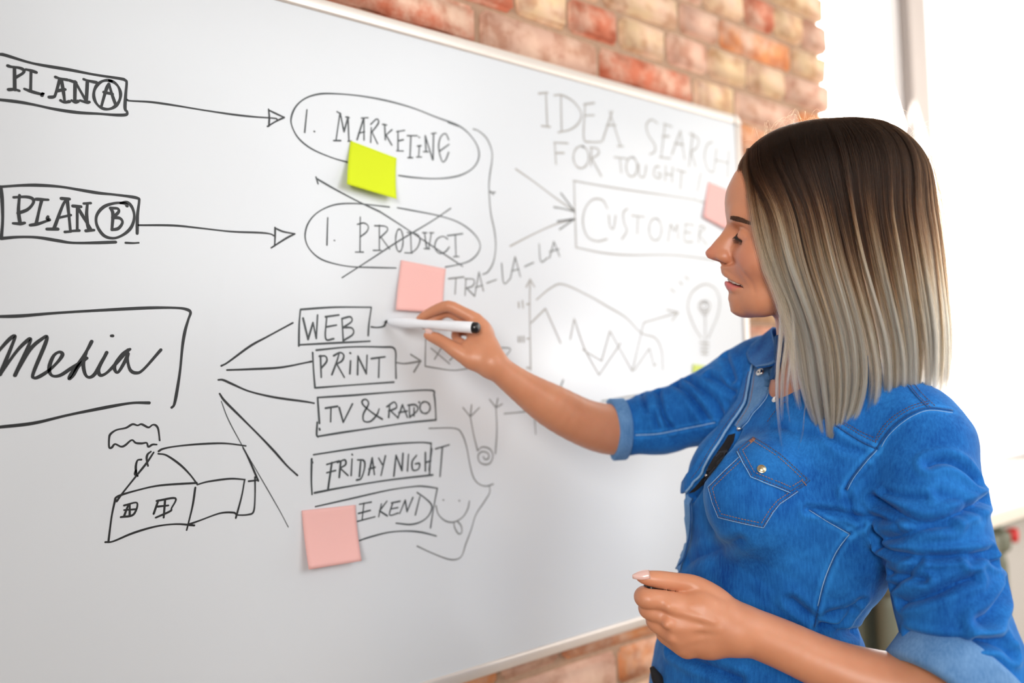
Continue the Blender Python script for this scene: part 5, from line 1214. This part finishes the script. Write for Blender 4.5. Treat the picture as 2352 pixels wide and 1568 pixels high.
# ================================================================ HAIR
def hair_mat(name):
    m = bpy.data.materials.new(name); m.use_nodes = True; nt = m.node_tree
    nt.nodes.remove(nt.nodes['Principled BSDF'])
    hb = N(nt, 'ShaderNodeBsdfHairPrincipled'); hb.parametrization = 'COLOR'
    hb.inputs['Roughness'].default_value = 0.38; hb.inputs['Radial Roughness'].default_value = 0.45; hb.inputs['Coat'].default_value = 0.0; hb.inputs['IOR'].default_value = 1.35
    at = N(nt, 'ShaderNodeAttribute'); at.attribute_name = 'blond'
    r = N(nt, 'ShaderNodeValToRGB'); L(nt, at.outputs['Fac'], r.inputs['Fac'])
    cols = [(0.0, (0.006, 0.0025, 0.001)), (0.22, (0.030, 0.011, 0.004)), (0.42, (0.13, 0.055, 0.022)), (0.6, (0.44, 0.24, 0.115)), (0.8, (0.95, 0.57, 0.33)), (1.0, (1.0, 0.80, 0.58))]
    el = r.color_ramp.elements
    while len(el) < len(cols): el.new(0.5)
    for e, (p, c) in zip(el, cols): e.position = p; e.color = (*c, 1)
    L(nt, r.outputs['Color'], hb.inputs['Color'])
    L(nt, hb.outputs[0], nt.nodes['Material Output'].inputs['Surface'])
    return m
M_hair = hair_mat('ombre_hair')
nr = np.random.default_rng(11)
FC, UC, RF_, RS_, RU_ = -52.0, 35.0, 117.0, 82.0, 104.0
def X2F(x): return -(x-1800)*1.02/FPX*1000
def Y2U(y): return -(y-545)*1.02/FPX*1000
GY = np.array([470, 520, 560, 600, 640, 680, 720, 760, 800, 850, 900, 950, 1005, 1040])
G0 = np.array([1722, 1726, 1731, 1741, 1755, 1771, 1788, 1799, 1805, 1806, 1812, 1831, 1862, 1872])
G1 = np.array([1880, 1889, 1897, 1907, 1918, 1930, 1942, 1952, 1960, 1966, 1964, 1944, 1893, 1884])
G2 = np.array([2110, 2119, 2126, 2131, 2136, 2140, 2144, 2148, 2149, 2148, 2142, 2136, 2130, 2130])
def strands(n, side, seed, wr=(0, 1), shell=(0.9, 1.0), nclump=90, alpha_min=0, endfun=None, npt=26, spread=1.0, clump=0.42):
    r = np.random.default_rng(seed)
    w = wr[0]+(wr[1]-wr[0])*r.random(n)
    clw = np.sort(r.random(nclump)); ci = np.abs(w[:, None]-clw[None]).argmin(1)
    fine = np.floor(w*nclump*4.3+0.6*np.sin(w*90)).astype(int); cs2 = np.random.default_rng(seed+99).normal(0, 1, nclump*6)[np.clip(fine, 0, nclump*6-1)]
    cs = r.normal(0, 1, nclump); cb = r.normal(0, 1, nclump); cph = r.uniform(0, 6.28, nclump); clen = r.normal(0, 1, nclump)
    # equator point from rank w
    fx0 = X2F(np.interp(w, [0, .42, 1], [1724, 1880, 2110]))
    x1 = np.clip((fx0-FC)/RF_, -0.999, 0.999)
    x1 = np.sign(x1)*np.abs(x1)**(1.0)
    y1 = (1-np.abs(x1)**2.5)**(1/2.5)
    front = x1 > 0.6
    d1 = np.stack([x1, y1*side, np.zeros(n)], 1)
    tr = np.clip(w, 0, 1)
    fr = np.interp(tr, [0, 0.15, 0.5, 1.0], [50, 20, -40, -105])+r.normal(0, 3, n)
    xr = (fr-FC)/RF_; d0 = np.stack([xr, r.normal(0.0, 0.02, n)+0.03*side, (1-np.abs(xr)**2.5)**(1/2.5)], 1)
    lay = shell[0]+(shell[1]-shell[0])*r.random(n)**0.6
    ys_end = endfun(w, r, clen[ci])
    pts = np.zeros((n, npt, 3)); nt_ = 10
    ns = np.zeros((n, npt))
    for k in range(npt):
        if k < nt_:
            t = k/(nt_-1)
            tt = t
            a = np.arccos(np.clip(np.sum(_n2(d0)*_n2(d1), 1), -1, 1))
            d = (np.sin((1-tt)*a)[:, None]*_n2(d0)+np.sin(tt*a)[:, None]*_n2(d1))/np.sin(a)[:, None]
            nrm = (np.abs(d)**2.5).sum(1)**(1/2.5); d = d/nrm[:, None]
            ly = lay+0.012*cs[ci]*t*(1-0.3*t)+0.010*np.sin(cph[ci]+w*55)*t
            f = FC+RF_*d[:, 0]*ly; s = RS_*d[:, 1]*ly; u = UC+RU_*d[:, 2]*ly
            ns[:, k] = t*0.35
        else:
            t = (k-nt_+1)/(npt-nt_)
            yeq = 545-UC/(1.02/FPX*1000)
            y = yeq+(ys_end-yeq)*t
            g0, g1, g2 = np.interp(y, GY, G0), np.interp(y, GY, G1), np.interp(y, GY, G2)
            # clumping grows with length; the front lock gathers towards its tip
            wc = w+(clw[ci]-w)*clump*t**0.8
            wc = np.where(w < .42, wc+(0.22-wc)*0.30*t**4, wc)
            x = np.where(wc < .42, g0+(g1-g0)*wc/.42, g1+(g2-g1)*(wc-.42)/.58)
            x = x+spread*(cs[ci]*3.0*t+2.6*np.sin(cph[ci]+t*5.0)*t+r.normal(0, .25, n)*t)
            f1e = FC+RF_*d1[:, 0]*lay
            f_t = X2F(x); f0g = X2F(np.where(w < .42, 1724+(1880-1724)*w/.42, 1880+(2110-1880)*(w-.42)/.58))
            f = f_t+(f1e-f0g)*(1-t*0.7)
            xx = np.clip((f-FC)/RF_, -1, 1)
            s = RS_*d1[:, 1]*(lay+0.010*cs[ci]+0.010*np.sin(cph[ci]+w*55))*(1-0.12*t)+side*cs[ci]*1.3*t+side*1.3*np.sin(cph[ci]*1.7+t*4)*t+side*8*np.exp(-((w-.04)/.16)**2)*np.sin(np.pi*np.minimum(1, t*1.6+.12))
            s = s+side*np.where(w < .45, 6*t, 0)
            u = Y2U(y)
            ns[:, k] = 0.35+0.65*t
        pts[:, k, 0] = f; pts[:, k, 1] = s; pts[:, k, 2] = u
    for _ in range(3):
        pts[:, 3:-1] = 0.5*pts[:, 3:-1]+0.25*(pts[:, 2:-2]+pts[:, 4:])
    # fine individual waviness
    wv = r.normal(0, 1, (n, 1))*np.linspace(0, 1, npt)[None]**1.5
    pts[:, :, 0] += wv*1.1; pts[:, :, 1] += r.normal(0, 1, (n, 1))*np.linspace(0, 1, npt)[None]**1.5*0.9
    u = pts[:, :, 2]
    # colour: dark roots, brown middle, blond lengths; streaks by lock
    hh = (UC+RU_-u)/(UC+RU_-Y2U(1000))
    thr = 0.385+0.060*cb[ci][:, None]+0.045*r.normal(0, 1, (n, 1))+np.interp(w, [0, .06, .15, .5, .8, 1], [-0.08, -0.05, -0.02, 0.0, 0.09, 0.0])[:, None]
    bl = 0.15+0.66*sstep(-0.22, 0.26, hh-thr)+0.14*(hh-0.4)+0.055*cs[ci][:, None]*sstep(.15, .5, hh)+0.15*cs2[:, None]*sstep(.12, .45, hh)+0.12*r.normal(0, 1, (n, 1))*sstep(0.0, .4, hh)
    bl *= 0.18+0.82*sstep(0.03, .30, hh)
    bl -= 0.30*sstep(0.93, 1.05, hh)*(w < .45)[:, None]
    return pts, np.clip(bl, 0, 1)
def _n2(a): return a/np.linalg.norm(a, axis=1)[:, None]
def end_main(w, r, cl):
    e = np.where(w < .42, 1010-78*(1-np.sqrt(np.clip(1-((w-.21)/.225)**2, 0, 1)))+cl*3, np.interp(w, [.42, .5, .6, .8, 1.0], [935, 905, 902, 893, 880])+cl*9)
    return e+r.normal(0, 3, len(w))-np.abs(r.normal(0, 12, len(w)))
sets = [strands(15000, 1, 5, (0.0, 1.0), (0.93, 1.0), 46, endfun=end_main),
        strands(6000, 1, 6, (0.0, 1.0), (0.84, 0.95), 60, clump=0.15, endfun=lambda w, r, c: end_main(w, r, c)-15),
        strands(4500, -1, 8, (0.30, 1.0), (0.86, 1.0), 60, endfun=lambda w, r, c: 885+c*6+r.normal(0, 8, len(w)))]
allp, allb = [], []
for p_, b_ in sets:
    allp.append(p_); allb.append(b_)
# loose front wisps beside the cheek and on the chest
def wisp(ctrl, n, seed, sp=3.0, b0=0.75):
    r = np.random.default_rng(seed); base = catmull([(X2F(x), s, Y2U(y)) for x, y, s in ctrl], 8)
    idx = np.linspace(0, len(base)-1, 26); bb = np.stack([np.interp(idx, np.arange(len(base)), base[:, k]) for k in range(3)], 1)
    o = np.repeat(bb[None], n, 0); tt_ = np.linspace(0, 1, 26)
    o[:, :, 0] += r.normal(0, 1, (n, 1))*sp*(0.4+0.6*np.sin(tt_*3.1))[None]+r.normal(0, 1, (n, 1))*np.sin(tt_*4+r.uniform(0, 6, (n, 1)))*1.2*tt_
    o[:, :, 1] += r.normal(0, 1, (n, 1))*sp*0.8
    cut = r.uniform(0.80, 1.0, n)
    for i in range(n):
        ii = np.linspace(0, 25*cut[i], 26); o[i] = np.stack([np.interp(ii, np.arange(26), o[i, :, k]) for k in range(3)], 1)
    bl = np.clip(b0+r.normal(0, .13, (n, 1)), 0, 1)
    hh = (UC+RU_-o[:, :, 2])/(UC+RU_-Y2U(1000)); bl = bl*sstep(0.02, 0.5, hh+r.normal(0, .05, (n, 1)))+0.05
    return o, bl
for args in [([(1722,345,14),(1716,400,40),(1722,470,60),(1738,560,68),(1764,640,70),(1778,700,70),(1778,760,70),(1770,840,72),(1770,920,74),(1780,1022,76)], 130, 21, 1.3, 0.78),
             ([(1724,342,14),(1720,400,42),(1727,470,62),(1744,560,70),(1768,640,72),(1790,700,72),(1792,760,72),(1782,830,74),(1779,900,74),(1779,950,76)], 130, 22, 1.5, 0.7),
             ([(1728,340,14),(1726,400,44),(1733,470,64),(1750,560,72),(1776,640,73),(1800,700,73),(1805,770,73),(1795,830,74),(1790,890,74),(1796,950,75)], 70, 23, 1.0, 0.82),
             ([(1830,900,72),(1826,930,74),(1822,970,75),(1812,1012,76)], 8, 24, 0.7, 0.7),
             ([(1722,342,12),(1715,380,34),(1719,450,56),(1728,520,64),(1745,600,68),(1768,660,70),(1786,720,72),(1799,780,73),(1806,860,74),(1816,920,76)], 420, 25, 2.8, 0.72)]:
    o_, b_ = wisp(*args); allp.append(o_); allb.append(b_)
# flyaways over the crown and the back
nf = 70; r = np.random.default_rng(31); fly = np.zeros((nf, 26, 3)); 
for i in range(nf):
    f0 = r.uniform(-150, 40); x_ = np.clip((f0-FC)/RF_, -.99, .99); top = UC+RU_*(1-abs(x_)**2.5)**.4
    t = np.linspace(0, 1, 26); hgt = r.uniform(4, 20)*(1 if f0 < 0 else 1.2); dx = r.uniform(-45, 25); s0 = r.uniform(-30, 40)
    fly[i, :, 0] = f0+dx*t; fly[i, :, 1] = s0*(0.3+0.7*t); fly[i, :, 2] = top*0.99-0.4*(s0*(0.3+0.7*t))**2/60+hgt*np.sin(t*2.6)*1.0-3
allp.append(fly); allb.append(np.full((nf, 26), 0.42))
nb_ = 160; back = np.zeros((nb_, 26, 3)); 
for i in range(nb_):
    t = np.linspace(0, 1, 26); y = 380+t*(r.uniform(300, 500)); gx = np.interp(y, [380, 470, 520, 720, 800, 900], [2092, 2110, 2119, 2144, 2150, 2146])
    back[i, :, 0] = X2F(gx+r.uniform(-6, 14)*np.sin(t*3+r.uniform(0, 1))+r.uniform(0, 10)*t); back[i, :, 1] = r.uniform(-15, 30); back[i, :, 2] = Y2U(y)
allp.append(back); allb.append(np.clip(np.linspace(.15, .75, 26)[None]+r.normal(0, .05, (nb_, 1)), 0, 1))
PTS = np.concatenate(allp); BL = np.concatenate(allb)
wp = HC+(PTS[..., 0:1]*hf+PTS[..., 1:2]*hs+PTS[..., 2:3]*hu)*KH
nS, nP = wp.shape[:2]
hc = bpy.data.hair_curves.new('hair'); hc.add_curves([nP]*nS)
hc.attributes['position'].data.foreach_set('vector', wp.astype(f32).ravel()) if 'position' in hc.attributes else hc.position_data.foreach_set('vector', wp.astype(f32).ravel())
ra = hc.attributes.get('radius') or hc.attributes.new('radius', 'FLOAT', 'POINT')
rad = np.interp(np.linspace(0, 1, nP), [0, .1, .8, 1], [0.6, 1, 0.9, 0.3])*0.00007
ra.data.foreach_set('value', np.tile(rad, nS).astype(f32))
ba = hc.attributes.new('blond', 'FLOAT', 'POINT'); ba.data.foreach_set('value', BL.astype(f32).ravel())
hc.materials.append(M_hair)
hair = bpy.data.objects.new('hair', hc); C.objects.link(hair); child(hair, person); hair['kind'] = 'stuff'
hair['label'] = 'long straight hair, dark brown at the roots fading to blonde'
